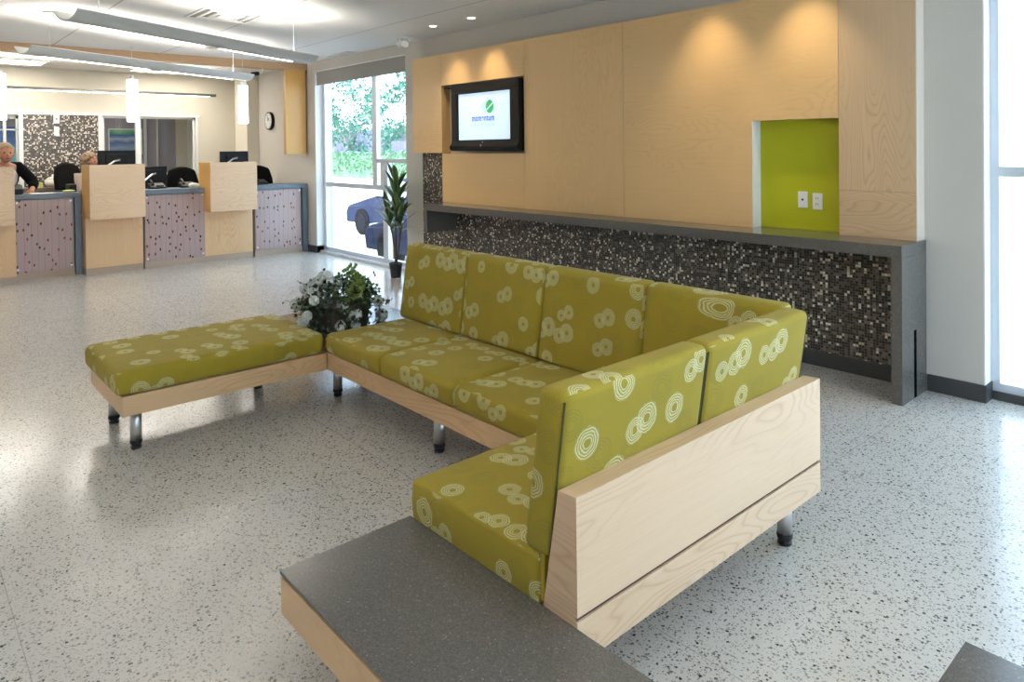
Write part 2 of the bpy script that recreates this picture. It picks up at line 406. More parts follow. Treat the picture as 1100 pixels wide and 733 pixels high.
def cushion(x0, x1, y0, y1, z0, z1, r=0.03, crown=0.012, crown_axis=2, fn=None, uvoff=None):
    """a rounded, slightly puffed block; returns a bmesh with its own UVs"""
    h = [(x1 - x0) / 2, (y1 - y0) / 2, (z1 - z0) / 2]; c = [(x0 + x1) / 2, (y0 + y1) / 2, (z0 + z1) / 2]
    r = min(r, min(h) * 0.95)
    tn = [math.tan(a) for a in (PI / 4, PI / 6, PI / 12)]
    ax = []
    for i in range(3):
        hi = h[i] - r; l = [-hi - r * k for k in tn]; nn = max(2, int(2 * hi / 0.06))
        mid = [-hi + 2 * hi * k / nn for k in range(nn + 1)]
        ax.append(l + mid + [-v for v in l[::-1]])
    bm = bmesh.new(); L = bm.loops.layers.uv.verify()
    uo = uvoff or (random.uniform(0, 20), random.uniform(0, 20)); cache = {}
    def shape(q):
        inn = [max(-(h[i] - r), min(h[i] - r, q[i])) for i in range(3)]
        d = Vector([q[i] - inn[i] for i in range(3)])
        if d.length > 1e-9: d = d.normalized() * r
        p = [inn[i] + d[i] for i in range(3)]
        ca = crown_axis; oth = [i for i in range(3) if i != ca]
        k = (1 - (p[oth[0]] / h[oth[0]]) ** 2) * (1 - (p[oth[1]] / h[oth[1]]) ** 2)
        p[ca] += crown * max(0, k) ** 0.6 * (p[ca] / h[ca])
        for o_ in oth:
            k2 = (1 - (p[ca] / h[ca]) ** 2)
            p[o_] += 0.005 * k2 * (p[o_] / h[o_])
        p = [p[i] + c[i] for i in range(3)]
        return fn(*p) if fn else p
    def V(q):
        key = tuple(round(v, 6) for v in q)
        if key not in cache: cache[key] = bm.verts.new(shape(q))
        return cache[key]
    for a in range(3):
        o1, o2 = [i for i in range(3) if i != a]
        for s in (-1, 1):
            for i in range(len(ax[o1]) - 1):
                for j in range(len(ax[o2]) - 1):
                    qs = []
                    for (u, v) in ((i, j), (i + 1, j), (i + 1, j + 1), (i, j + 1)):
                        q = [0, 0, 0]; q[a] = s * h[a]; q[o1] = ax[o1][u]; q[o2] = ax[o2][v]; qs.append(q)
                    if (s > 0) == (a == 1): qs = qs[::-1]
                    try: f = bm.faces.new([V(q) for q in qs])
                    except ValueError: continue
                    for l, q in zip(f.loops, qs):
                        w = [q[k] + c[k] for k in range(3)]
                        l[L].uv = (w[o1] + uo[0] + a * 3.7, w[o2] + uo[1] + s * 1.3)
    bmesh.ops.recalc_face_normals(bm, faces=bm.faces)
    return bm

def loc(o, p): o.location = p; return o

def struct(name, bm, mat, **k):
    return tag(link(name, bm, mat, **k), kind='structure')

# ------------------------------------------------------------------ the room
W = 4.883; ZC = 2.866
XL, XR, YF = -13.0, 3.2, -4.2
struct('floor', B(-17, XR + .2, YF - .2, 5.02, -0.12, 0), 'terrazzo')
struct('ceiling', B(-16.4, XR + .2, YF - .2, W + 0.25, ZC, ZC + 0.15), 'ceiling')
# back wall in pieces round its two windows and the tv recess / niche
wb = bmesh.new()
T2 = 5.16
box(wb, -12.06, -9.92, W, T2, 0, ZC); box(wb, -9.92, -7.46, W, T2, 2.72, ZC)
box(wb, -7.46, -6.50, W, T2, 0, ZC); box(wb, -6.50, -5.16, W, T2, 0, 1.52); box(wb, -6.50, -5.16, W, T2, 2.24, ZC)
box(wb, -6.50, -5.16, 5.03, T2, 1.52, 2.24); box(wb, -5.16, -1.277, W, T2, 0, ZC)
box(wb, -1.277, 2.6, W, T2, 2.74, ZC); box(wb, 2.6, XR, W, T2, 0, ZC)
struct('wall_back', wb, 'wall')
struct('trim_1', B((-9.935, -7.45, W - 0.006, W + 0.004, 2.715, 2.73)), 'white')
# column and return at the far end of the teller area
struct('wall_column', B((-12.6, -12.06, 4.68, T2, 0, ZC), (-13.0, -12.6, 4.883, T2, 0, ZC)), 'cream')
# teller back wall with two internal windows
wl = bmesh.new()
Y3a, Y3b = 2.69, 4.13; Z3b, Z3t = 1.16, 2.14
Y4a, Y4b = 0.35, 1.56
for b in ((XL - .12, XL, 4.13, 4.9, 0, ZC), (XL - .12, XL, Y3a, Y3b, 0, Z3b), (XL - .12, XL, Y3a, Y3b, Z3t, ZC), (XL - .12, XL, Y4b, Y3a, 0, ZC),
          (XL - .12, XL, Y4a, Y4b, 0, 0.9), (XL - .12, XL, Y4a, Y4b, 2.12, ZC), (XL - .12, XL, YF, Y4a, 0, ZC)): box(wl, *b)
struct('wall_left', wl, 'cream')
struct('trim_2', B((XL - .02, XL + .02, Y4a - .05, 4.2, 2.145, 2.19), (XL - .02, XL + .02, Y4b + .0, Y4b + .055, 0, 2.145), (XL - .02, XL + .02, 2.625, 2.69, 0.9, 2.145),
                   (XL - .02, XL + .02, 4.13, 4.17, 1.16, 2.145)), 'white')
struct('wall_front', B(XL - .12, XR + .1, YF - .15, YF, 0, ZC), 'wall_cool')
wr = bmesh.new()
for b in ((XR, XR + .15, YF, -.6, 0, ZC), (XR, XR + .15, -.6, 4.3, 2.75, ZC), (XR, XR + .15, 4.3, T2, 0, ZC)): box(wr, *b)
struct('wall_right', wr, 'wall_cool')
# baseboards
struct('baseboard_back', B((-1.58, -1.277, W - 0.012, W, 0, 0.103), (-10.2, -9.92, W - .012, W, 0, 0.103), (-7.46, -7.10, W - .012, W, 0, 0.103), (-1.277, -1.262, W - .012, 5.0, 0, 0.103),
                           (-9.935, -9.92, W, 5.0, 0, .103)), 'base')
struct('baseboard_mosaic', B(-7.10, -1.64, W - 0.014, W, 0, 0.105), 'base')
struct('wall_mosaic', B((-7.09, -1.64, W - 0.010, W + .002, 0.105, 0.885), (-7.09, -6.54, W - 0.010, W + .002, 0.885, 1.52)), 'mosaic', off=(0, 0))
struct('wall_mosaic_teller', B(XL - .01, XL + 0.012, 1.62, 2.62, 0.3, 2.145), 'mosaic2', off=(0, 0), grain='y')

def frame_bars(bars): 
    bm = bmesh.new()
    for b in bars: box(bm, *b)
    return bm
# window 1 (street window by the tellers)
g0, g1 = 5.00, 5.06
w1 = tag(link('window_1', frame_bars([
    (-9.92, -9.84, g0, g1, 0, 2.72), (-9.84, -7.46, g0, g1, 0.0, 0.09), (-9.84, -7.46, g0, g1, 2.64, 2.72), (-8.47, -8.36, g0, g1, 1.01, 2.64),
    (-9.84, -7.46, g0 + .005, g1 - .005, 1.0, 1.065), (-8.36, -7.46, g0 - .01, g1, 1.37, 1.42), (-8.27, -8.22, g0, g1, 1.06, 1.38),
    (-8.20, -8.08, g0 - .01, g1, 0.09, 1.38), (-7.50, -7.46, g0, g1, 0, 2.72)]), 'alu'), kind='structure')
tag(link('window_sill', B((-9.92, -7.46, 4.93, 5.0, 0.0, 0.035)), 'alu', w1))
for i, b in enumerate(((-9.84, -8.47, 1.065, 2.64), (-8.36, -7.50, 1.42, 2.64), (-9.84, -8.20, 0.09, 1.0), (-8.22, -7.50, 1.06, 1.37), (-8.08, -7.50, 0.09, 1.0))):
    link('pane', B(b[0], b[1], 5.028, 5.034, b[2], b[3]), 'glass', w1)
struct('trim_3', B((-9.924, -9.918, W + .001, 5.0, 0.103, 2.72)), 'white')
bl = tag(link('roller_blind', B((-9.90, -7.47, W + .02, W + .028, 2.535, 2.72), (-9.90, -7.47, W + .016, W + .032, 2.52, 2.537)), 'blind'),
         'grey roller blind rolled down a little at the top of the street window', 'blind')
# window 2 (right edge)
w2 = tag(link('window_2', frame_bars([
    (-1.277, -1.225, g0, g1, 0.0, 2.74), (-1.225, 2.6, g0, g1, 0.05, 0.10), (-1.225, 2.6, g0, g1, 1.345, 1.405), (-1.225, 2.6, g0, g1, 2.68, 2.74),
    (-0.02, 0.04, g0, g1, 0.10, 2.68), (1.26, 1.32, g0, g1, 0.10, 2.68), (2.54, 2.6, g0, g1, 0.10, 2.68)]), 'alu'), kind='structure')
link('window_sill', B(-1.26, 2.6, 5.0 - .015, 5.06, 0, 0.05), 'base', w2)
for a, b in ((-1.225, -0.02), (0.04, 1.26), (1.32, 2.54)):
    for z0, z1 in ((0.10, 1.345), (1.405, 2.68)):
        link('pane', B(a, b, 5.028, 5.034, z0, z1), 'glass', w2)
struct('trim_4', B((-1.277, -1.270, W + .001, 5.0, 0.103, 2.74)), 'white')
# window wall on the right, outside the frame
bars = [(XR + .03, XR + .10, -.6, 4.3, 0, .08), (XR + .03, XR + .10, -.6, 4.3, 2.68, 2.75), (XR + .03, XR + .10, -.6, 4.3, 1.33, 1.39)]
for k in range(4): y = -.6 + 4.84 * k / 3; bars.append((XR + .03, XR + .10, y, y + .06, .08, 2.68))
w5 = tag(link('window_5', frame_bars(bars), 'alu'), kind='structure')
link('pane', B(XR + .06, XR + .066, -.55, 4.25, 0.08, 2.68), 'glass', w5)
# internal windows
w3 = tag(link('window_3', frame_bars([(XL - .08, XL - .03, Y3a, Y3b, Z3b, Z3b + .03), (XL - .08, XL - .03, Y3a, Y3b, Z3t - .03, Z3t), (XL - .08, XL - .02, 3.18, 3.26, Z3b, Z3t),
                                       (XL - .08, XL - .03, Y3a, Y3a + .03, Z3b, Z3t), (XL - .08, XL - .03, Y3b - .03, Y3b, Z3b, Z3t)]), 'white'), kind='structure')
link('pane', B(XL - .058, XL - .052, Y3a, Y3b, Z3b, Z3t), 'glass', w3)
w4 = tag(link('window_4', frame_bars([(XL - .08, XL - .03, Y4a, Y4b, .9, .93), (XL - .08, XL - .03, Y4a, Y4b, 2.08, 2.12), (XL - .08, XL - .02, 1.37, 1.41, .9, 2.12),
                                       (XL - .08, XL - .03, Y4b - .03, Y4b, .9, 2.12), (XL - .08, XL - .03, Y4a, Y4a + .03, .9, 2.12), (XL - .08, XL - .03, Y4a, Y4b, 1.90, 1.92)]), 'fixture'), kind='structure')
link('pane', B(XL - .058, XL - .052, Y4a, Y4b, .9, 2.12), 'glass', w4)
# office behind the internal windows
struct('wall_office', B((-16.0, -15.9, -.6, 4.65, 0, ZC), (-15.9, XL - .12, -.7, -.6, 0, ZC)), 'purple')
struct('wall_office_side', B((-15.9, XL - .12, 4.95, 5.05, 0, ZC), (-16.0, -15.9, 4.65, 5.05, 0, ZC)), 'cream')
struct('trim_5', B((-15.9, -15.86, 4.03, 4.08, 0, 2.6), (-15.9, -15.86, 4.27, 4.30, 0, 2.6), (-15.9, -15.84, 4.88, 4.95, 0, 2.6)), 'white')
o = thing('painting', (-15.89, 3.32, 1.45), 'blue and green abstract painting seen through the internal window behind the tellers', 'painting')
link('frame', B((0, .03, -.31, .31, 0, .02), (0, .03, -.31, .31, .50, .52), (0, .03, -.31, -.29, .02, .50), (0, .03, .29, .31, .02, .50)), 'white', o)
link('canvas', B(0, .015, -.29, .29, .02, .50), 'picture', o)
o.location = (-15.895, 3.69, 1.505)
o = tag(link('view_backdrop', B(-13.75, -13.74, 0.9, 1.72, 1.05, 1.98), 'turq'), 'turquoise poster standing in for the outdoor view through the narrow far left window', 'backdrop')  # flat coloured panel in place of the turquoise view outdoors

# birch feature wall cladding
fp = thing('wall_cladding', (0, 4.76, 0), 'birch veneer wall cladding with a television recess and a lime niche above a stone counter', 'wall cladding')
fy0, fy1 = 0.0, W - 4.76 - .001
def clad(b, mat='birch', grain='x', name='board'): return link(name, B(*b), mat, fp, grain=grain)
def board(x0, x1, z0, z1, **k): return clad((x0, x1 - .003, fy0, fy1, z0, z1 - .002), **k)
board(-7.12, -6.535, 1.50, 2.62); board(-6.535, -5.155, 2.262, 2.62); board(-6.535, -5.155, 0.945, 1.497)
board(-5.155, -3.90, .945, 2.62, mat='birch', grain='z')
pb = bmesh.new(); prism(pb, [(-3.90, .945), (-2.70, .945), (-2.70, 1.727), (-2.073, 1.727), (-2.073, 2.618), (-3.90, 2.618)], 'y', fy0, fy1)
link('board', pb, 'birch', fp)
board(-2.07, -1.597, 1.245, 2.62, mat='birch2', grain='z'); board(-2.07, -1.597, .945, 1.245, mat='birch2')
link('edge_strip', B(-1.600, -1.594, fy0 - .001, fy1, .945, 2.62), 'paleedge', fp, grain='z')
link('niche_back', B(-2.72, -2.07, fy1 - .004, fy1, .945, 1.75), 'lime', fp)
link('niche_side', B(-2.6995, -2.698, fy0 + .002, fy1, .945, 1.727), 'white', fp)
# tv recess lining, its dark colour paints in the shade around the set
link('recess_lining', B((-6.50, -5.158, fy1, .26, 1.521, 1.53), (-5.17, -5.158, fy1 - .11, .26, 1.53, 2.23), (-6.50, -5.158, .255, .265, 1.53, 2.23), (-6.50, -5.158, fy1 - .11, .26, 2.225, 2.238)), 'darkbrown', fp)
# outlets in the niche
for i, (x, z) in enumerate(((-2.375, 1.16), (-2.27, 1.152))):
    o = thing('wall_outlet', (x, W - .006, z), ('white wall plate with one round jack, left of the power outlet' if i == 0 else 'white double power outlet at the right in the lime niche'), 'outlet')
    link('cover_plate', B(-.034, .034, -.007, 0, -.057, .057, bev=.002), 'white', o)
    bm = bmesh.new()
    if i == 0:
        tube(bm, [(0, -.009, 0), (0, -.006, 0)], .008, 12)
        link('jack', bm, 'ink', o)
    else:
        for zz in (-.02, .022):
            f = link('socket', B(-.016, .016, -.010, -.006, zz - .014, zz + .014, bev=.003), 'paper', o)
            link('slot', B((-.008, -.005, -.0112, -.0095, zz - .005, zz + .006), (.005, .008, -.0112, -.0095, zz - .005, zz + .006)), 'ink', f)

# television
tv = thing('television', (-5.735, 4.765, 1.885), 'black flat television showing a credit union logo in the wall recess', 'television')
bm = bmesh.new(); hw, hz = .555, .362
prism(bm, [(-.075, -.30), (-.075, hz), (.05, hz - .02), (.07, 0), (.05, -hz), (-.055, -hz), (-.085, -.33)], 'x', -hw, hw, bev=.008)
# cut the opening: bezel made from bars in front
link('casing', B((-hw, hw, -.02, .02, -hz, hz), (-.44, .44, .02, .10, -.28, .28), bev=.006), 'bezel', tv); bm.free()
bz = bmesh.new()
for b in ((-hw, hw, -.055, -.02, .262, hz), (-hw, -.455, -.055, -.02, -.255, .262), (.40 + .02, hw, -.055, -.02, -.255, .262)): box(bz, *b, bev=.006)
link('bezel', bz, 'bezel', tv)
sp = bmesh.new()
prof = [(-.02, -.252), (-.055, -.252), (-.060, -.285), (-.085, -.315), (-.075, -.355), (-.02, -.36)]
prism(sp, prof, 'x', -hw, hw, bev=.004)
link('speaker_bar', sp, 'bezel', tv)
link('screen_edge', B(-.457, .422, -.030, -.019, -.256, .264), 'black', tv)
scr = link('screen', B(-.445, .41, -.034, -.029, -.245, .262 - .01), 'screen', tv)
link('button', B(-.012, .0, -.066, -.058, -.275, -.268), 'chrome', tv); link('button', B(-.014, .002, -.089, -.082, -.312, -.300), 'chrome', tv)
lg = bmesh.new()   # logo ball: two leaves split by a diagonal band
def disc(bm, cx, cz, r, y, fn, n=40):
    vs = []
    for k in range(n):
        a = 2 * PI * k / n; x, z = math.cos(a), math.sin(a)
        vs.append((x, z))
    pts = [p for p in vs if fn(*p) >= 0]
    return pts
def half(bm, cx, cz, rx, rz, y, side, gap=.10, slope=.62):
    n = 64; pts = []
    nx, nz = -slope, 1; L_ = math.hypot(nx, nz); nx /= L_; nz /= L_
    for k in range(n):
        a = 2 * PI * k / n; x, z = math.cos(a), math.sin(a)
        d = (x * nx + z * nz) * side
        if d < gap:
            x += nx * side * (gap - d); z += nz * side * (gap - d)
            if x * x + z * z > 1.0001: continue
        pts.append((cx + x * rx, cz + z * rz))
    out = []
    for p in pts:
        if not out or math.hypot(p[0] - out[-1][0], p[1] - out[-1][1]) > 1e-5: out.append(p)
    f = bm.faces.new([bm.verts.new((p[0], y, p[1])) for p in out]); return f
half(lg, .085, .100, .066, .070, -.0355, 1); half(lg, .085, .100, .066, .070, -.0355, -1)
bmesh.ops.recalc_face_normals(lg, faces=lg.faces)
link('logo', lg, 'logo_green', scr)
for k, dx in enumerate((.035, .062, .088)):
    lg = bmesh.new(); n = 18; pts = []
    for i in range(n + 1):
        a = PI / 2 + .25 + (PI - .5) * i / n; pts.append((.085 - dx + .058 * math.cos(a), .095 + (.066 - .010 * k) * math.sin(a)))
    pts += [(p[0] + .015 - .002 * k, p[1]) for p in pts[::-1]]
    lg.faces.new([lg.verts.new((p[0], -.0352 - k * .0001, p[1])) for p in pts]); bmesh.ops.recalc_face_normals(lg, faces=lg.faces)
    link('logo_echo', lg, 'logo_pale', scr)
def text(s_, width, height, loc_, mat, parent, bold=0.0, spacing=1.0):
    c = bpy.data.curves.new('lettering', 'FONT'); c.body = s_; c.size = 1; c.align_x = 'CENTER'; c.offset = bold; c.extrude = .004; c.space_character = spacing
    o = bpy.data.objects.new('lettering', c); col.objects.link(o)
    dg = bpy.context.evaluated_depsgraph_get(); me = bpy.data.meshes.new_from_object(o.evaluated_get(dg))
    bpy.data.objects.remove(o); me.name = 'lettering'
    xs = [v.co.x for v in me.vertices]; ys = [v.co.y for v in me.vertices]
    q = bpy.data.objects.new('lettering', me); col.objects.link(q); q.location = loc_; q.rotation_euler = (PI / 2, 0, 0)
    q.scale = (width / (max(xs) - min(xs)), height / (max(ys) - min(ys)), .1); me.materials.clear(); me.materials.append(M[mat]); q.parent = parent
    return q
text('momentum', .37, .062, (-.025, -.0356, -.045), 'logo_blue', scr, .034, 1.08)
text('CREDIT UNION', .36, .034, (-.025, -.0356, -.105), 'logo_grey', scr, .016, 1.4)
# a small switch box and cable inside the recess, right of the tv
o = tag(link('cable_box', B(-5.176, -5.166, 4.80, 4.84, 1.83, 1.96), 'fixture'), 'small grey box on the recess side right of the television', 'box')

# long stone counter in front of the mosaic
cs = thing('stone_counter', (0, 0, 0), 'long grey stone wall counter with a floor-length end leg in front of the mosaic', 'counter')
link('countertop', B(-6.49, -1.582, 4.47, W - .011, .872, .944, bev=.002), 'stone', cs)
lg = bmesh.new()
for b in ((-1.642, -1.582, 4.47, 4.657, 0, .872), (-1.642, -1.582, 4.702, W - .014, 0, .872), (-1.642, -1.582, 4.657, 4.702, .415, .872), (-1.642, -1.585, 4.657, 4.702, 0, .415)): box(lg, *b)
link('end_leg', lg, 'stone', cs)
link('slot', B(-1.5850, -1.5826, 4.6575, 4.7015, 0.001, .4145), 'slot_shade', cs)  # black insert, paints the shade inside the slot
link('short_leg', B(-6.49, -6.43, 4.47, W - .011, .632, .872), 'stone', cs)

# ------------------------------------------------------------------ sofa
def leg(parent, x, y, ztop, name='leg'):
    bm = bmesh.new(); lathe(bm, [(.028, .045), (.028, ztop)], (x, y, 0), 24)
    o = link(name, bm, 'chrome', parent, smooth=False)
    for p in o.data.polygons: p.use_smooth = abs(p.normal.z) < .5
    bm = bmesh.new(); lathe(bm, [(.024, 0), (.027, .004), (.027, .012), (.021, .016), (.021, .020), (.028, .024), (.030, .030), (.030, .046)], (x, y, 0), 24)
    link('foot', bm, 'rubber', o, label if False else 'x', smooth=True) if False else link('foot', bm, 'rubber', o, smooth=False)
    return o

sofa = thing('corner_sofa', (0, 0, 0), 'L-shaped sofa with olive ring-pattern cushions on a pale maple frame', 'sofa')
def shear_y(x, y, z): return (x, y + .148 * (z - .31), z)
def shear_x(x, y, z): return (x + .148 * (z - .31), y, z)
XO = -1.258; YO = 2.755
# frame
fr = bmesh.new()
box(fr, -4.00, -1.985, 2.025, 2.06, .20, .305); box(fr, -2.01, -1.975, 1.35, 2.06, .20, .287)
box(fr, -4.00, -1.40, 2.60, 2.64, .20, .305); box(fr, -1.985, -1.40, 1.35, 1.38, .20, .287); box(fr, -4.03, -4.00, 2.025, 2.64, .20, .305)
link('seat_frame', fr, 'maple', sofa)
dk = bmesh.new(); box(dk, -4.00, -1.36, 2.03, 2.62, .285, .302); box(dk, -1.99, -1.42, 1.36, 2.03, .27, .287)
link('seat_deck', dk, 'maple', sofa, grain='y')
# outer wooden backs: trapezoid section, groove, bottom rail
pn = bmesh.new(); prism(pn, [(XO, .325), (XO, .640), (XO - .066, .636), (XO - .126, .3005), (XO - .008, .3005), (XO - .008, .325)], 'y', 1.33, 2.71)
link('back_panel', pn, 'maple_pale', sofa, grain='y')
pn = bmesh.new(); prism(pn, [(XO - .10, .20), (XO, .20), (XO, .313), (XO - .0075, .313), (XO - .0075, .300), (XO - .10, .300)], 'y', 1.33, 2.71)
link('back_rail', pn, 'maple_pale', sofa, grain='y')
link('shadow_gap', B(XO - .0074, XO - .0062, 1.332, 2.708, .3132, .3248), 'gap', sofa, grain='y')  # dark strip, paints the shade in the groove
pn = bmesh.new(); prism(pn, [(YO, .323), (YO, .640), (YO - .066, .636), (YO - .122, .323)], 'x', -4.03, XO - .125, bev=.002)
link('back_panel', pn, 'maple', sofa, grain='x')
link('back_rail', B(-4.03, XO - .125, YO - .10, YO, .20, .314, bev=.0015), 'maple', sofa)
link('shadow_gap', B(-4.028, XO - .125, YO - .10, YO - .010, .314, .323), 'brownwood', sofa)
# seat cushions
UV0 = (3.0, 5.0)
XS = [-4.0, -3.37, -2.70, -2.035]
for i in range(3):
    g = .004
    link('seat_cushion', cushion(XS[i] + g * (i > 0), XS[i + 1] - g, 2.012, YO - .145, .305, .428, .035, .010), 'fabric', sofa, uv=False, smooth=True)
link('seat_cushion', cushion(-2.022, XO - .145, 1.3295, 2.026, .288, .428, .014, .012), 'fabric', sofa, uv=False, smooth=True)
link('seat_cushion', cushion(-2.027, XO - .145, 2.034, YO - .145, .305, .426, .02, .006), 'fabric', sofa, uv=False, smooth=True)
# back cushions
XB = [-4.03, -3.37, -2.70, -2.035]
ym = YO - .155
for i in range(4):
    a = XB[i]; b = XB[i + 1] if i < 3 else XO - .20
    fn = shear_y
    if i == 3: fn = lambda x, y, z: (x + (.148 * (z - .31) if x > -1.7 else 0), y + .148 * (z - .31), z)
    link('back_cushion', cushion(a + .003, b - .003, ym - .062, ym + .052, .432, .912, .030, .008, 1, fn), 'fabric', sofa, uv=False, smooth=True)
xm = XO - .176
YB = [1.33, 2.005, 2.705]
for i in range(2):
    bc = link('back_cushion', cushion(xm - .054, xm + .056, YB[i] + .002, YB[i + 1] - .002, .432, .897, .026, .007, 0, shear_x), 'fabric', sofa, uv=False, smooth=True)
    # dark piping down the outer edge and along the top back edge
    x_at = lambda z: xm + .054 + .148 * (z - .31)
    for yy in (YB[i] + .006, YB[i + 1] - .006):
        pp = bmesh.new(); tube(pp, [(x_at(z) - .004, yy, z) for z in (.45, .6, .75, .875)], .0032, 6); link('piping', pp, 'piping', bc)
link('cushion_tail', B(XO - .142, XO - .124, 1.334, 2.0, .305, .44, bev=.004), 'fabric', sofa)
for (x, y) in ((-2.952, 2.11), (-1.348, 2.598), (-3.95, 2.56), (-2.5, 2.62), (-1.42, 1.45), (-1.93, 1.45)): leg(sofa, x, y, .2)

bench = thing('bench', (0, 0, 0), 'backless bench with one long olive ring-pattern cushion on a maple frame, left of the flowers', 'bench')
fr = bmesh.new()
box(fr, -4.035, -4.0, .895, 2.022, .20, .302); box(fr, -4.725, -4.69, .895, 2.022, .20, .302); box(fr, -4.69, -4.035, .895, .93, .20, .302); box(fr, -4.69, -4.035, 1.985, 2.022, .20, .302)
link('seat_frame', fr, 'maple', bench, grain='y')
link('seat_cushion', cushion(-4.735, -4.0, .868, 2.006, .303, .432, .034, .010), 'fabric', bench, uv=False, smooth=True)
for (x, y) in ((-4.08, .974), (-4.545, .972), (-4.56, 1.816)): leg(bench, x, y, .2)

ct = thing('corner_table', (0, 0, 0), 'low grey stone-topped corner table under the flower planter', 'table')
link('tabletop', B(-4.725, -4.036, 2.028, 2.735, .385, .405, bev=.002), 'stone', ct)
link('apron', B((-4.70, -4.04, 2.034, 2.72, .20, .384)), 'maple', ct)
leg(ct, -4.063, 2.127, .2); leg(ct, -4.60, 2.62, .2)

st = thing('stone_table', (0, 0, 0), 'low bench table with polished grey stone top and maple box against the sofa end', 'table')
link('tabletop', B(-2.032, .35, .866, 1.328, .290, .300, bev=.001), 'stone', st)
link('recess', B(-2.022, .34, .876, 1.318, .280, .290), 'slot_shade', st)  # black slab, paints the shade under the stone edge
link('box_base', B(-2.030, .348, .868, 1.326, .17, .280, bev=.001), 'maple', st)
for x in (-1.2, .1): leg(st, x, 1.18, .17)
st2 = thing('stone_table', (0, 0, 0), 'low table with square grey stone top at the bottom right corner', 'table')
link('tabletop', B(-.568, .35, 1.36, 2.01, .272, .300, bev=.0015), 'stone', st2)
link('box_base', B(-.555, .34, 1.37, 2.0, .17, .272), 'maple', st2)
for x, y in ((-.46, 1.9), (.22, 1.9), (-.46, 1.45), (.22, 1.45)): leg(st2, x, y, .17)

# ------------------------------------------------------------------ flower arrangement
zt = .405
pl = thing('flower_planter', (-4.245, 2.235, zt), 'brown planter of white and green silk flowers with dark ivy on the corner table', 'planter')
bm = bmesh.new(); prism(bm, [(-.155, 0), (.155, 0), (.18, .14), (-.18, .14)], 'y', -.13, .13, bev=.004)
link('box', bm, 'basket', pl)
def leafquad(bm, p, d, n, L_, w_):
    d = d.normalized(); s = d.cross(n)
    if s.length < 1e-4: s = d.orthogonal()
    s.normalize(); nn = s.cross(d)
    v = [p, p + d * L_ * .45 + s * w_ + nn * L_ * .06, p + d * L_, p + d * L_ * .45 - s * w_ + nn * L_ * .06, p + d * L_ * .45 - nn * L_ * .05]
    V = [bm.verts.new(x) for x in v]
    bm.faces.new((V[0], V[1], V[4])); bm.faces.new((V[1], V[2], V[4])); bm.faces.new((V[2], V[3], V[4])); bm.faces.new((V[3], V[0], V[4]))
def rv(): 
    while True:
        v = Vector((random.uniform(-1, 1), random.uniform(-1, 1), random.uniform(-1, 1)))
        if .05 < v.length < 1: return v.normalized()
iv = bmesh.new()
for k in range(560):
    d = rv(); d.z = abs(d.z) * 1.0 - .25
    p = Vector((d.x * .24, d.y * .25, .15 + d.z * .17)) * random.uniform(.75, 1.0); p.z = max(.02, p.z + .02)
    if abs(p.x) < .17 and abs(p.y) < .12 and p.z < .13: continue
    leafquad(iv, p, (d + rv() * .8), rv(), random.uniform(.025, .045), random.uniform(.011, .018))
for k in range(240):     # trails spilling over the front and the sofa-side edge
    if k % 2: p = Vector((random.uniform(-.20, .22), -.14 - random.uniform(0, .07), random.uniform(.01, .17)))
    else: p = Vector((.19 + random.uniform(0, .05), random.uniform(-.16, .22), random.uniform(.03, .18)))
    if random.random() < .35 and p.x > 0: continue
    leafquad(iv, p, rv() + Vector((0, -.3, -.5)), rv(), random.uniform(.025, .042), random.uniform(.011, .017))
tag(link('ivy_foliage', iv, 'leafdark', pl), 'dark green ivy leaves')
gm = bmesh.new()
for (cx, cy, cz, r, n) in ((.06, .04, .25, .09, 260), (.02, .14, .22, .07, 140), (-.16, -.1, .14, .06, 60), (.12, .18, .2, .05, 50)):
    for k in range(n):
        d = rv(); p = Vector((cx, cy, cz)) + d * r
        leafquad(gm, p, d + rv() * .6, rv(), .028, .012)
tag(link('green_leaves', gm, 'leafmid', pl), 'light green leaves')
def flower(c, r, mat, n=34):
    r *= 1.2
    bm = bmesh.new()
    for k in range(n):
        d = rv(); p = Vector(c) + d * r * .55
        for j in range(4):
            t = (d.orthogonal().normalized()); t.rotate(Matrix.Rotation(j * PI / 2 + k, 3, d))
            leafquad(bm, p, t * 1 + d * .5, d, r * .60, r * .32)
    return link('flower_head', bm, mat, pl)
for c, r in (((.0, -.09, .30), .055), ((-.06, -.13, .26), .05), ((-.03, -.16, .21), .05), ((.02, -.03, .27), .045), ((.15, -.05, .13), .038), ((.18, .02, .085), .042), ((.17, -.08, .03), .032),
             ((-.1, -.24, .15), .042), ((-.02, -.24, .05), .034), ((.19, .02, .02), .03), ((.17, .20, .14), .034), ((.14, .24, .04), .04), ((.1, -.22, .2), .03), ((-.17, -.2, .13), .035), ((.06, -.25, .10), .03), ((-.10, -.18, .24), .036)):
    flower(c, r, 'petal')
for c, r in (((.12, .05, .22), .05), ((.09, .1, .26), .045), ((.14, .10, .14), .03)): flower(c, r, 'petalgreen')
sg = bmesh.new(); bb = bmesh.new(); bme = None
for k in range(16):
    a = random.choice([random.uniform(-2.4, -1.2), random.uniform(-2.2, -1.0), random.uniform(.6, 1.7), random.uniform(-PI, PI)])
    d = Vector((math.cos(a) * .9, math.sin(a), random.uniform(.15, 1.2))).normalized()
    L_ = random.uniform(.26, .36); p0 = Vector((0, 0, .12)); pts = [p0 + d * L_ * t + Vector((0, 0, -.05 * t * t)) for t in (0, .35, .7, 1)]
    tube(sg, pts, [.003, .0025, .002, .0012], 5)
    for t in (.6, .72, .82, .92, 1.0):
        q = p0 + d * L_ * t + Vector((0, 0, -.05 * t * t)) + rv() * .014
        (leafquad(bb, q, rv(), rv(), .024, .010))
link('twigs', sg, 'twig', pl); link('spray_leaves', bb, 'berry', pl)
yy = None
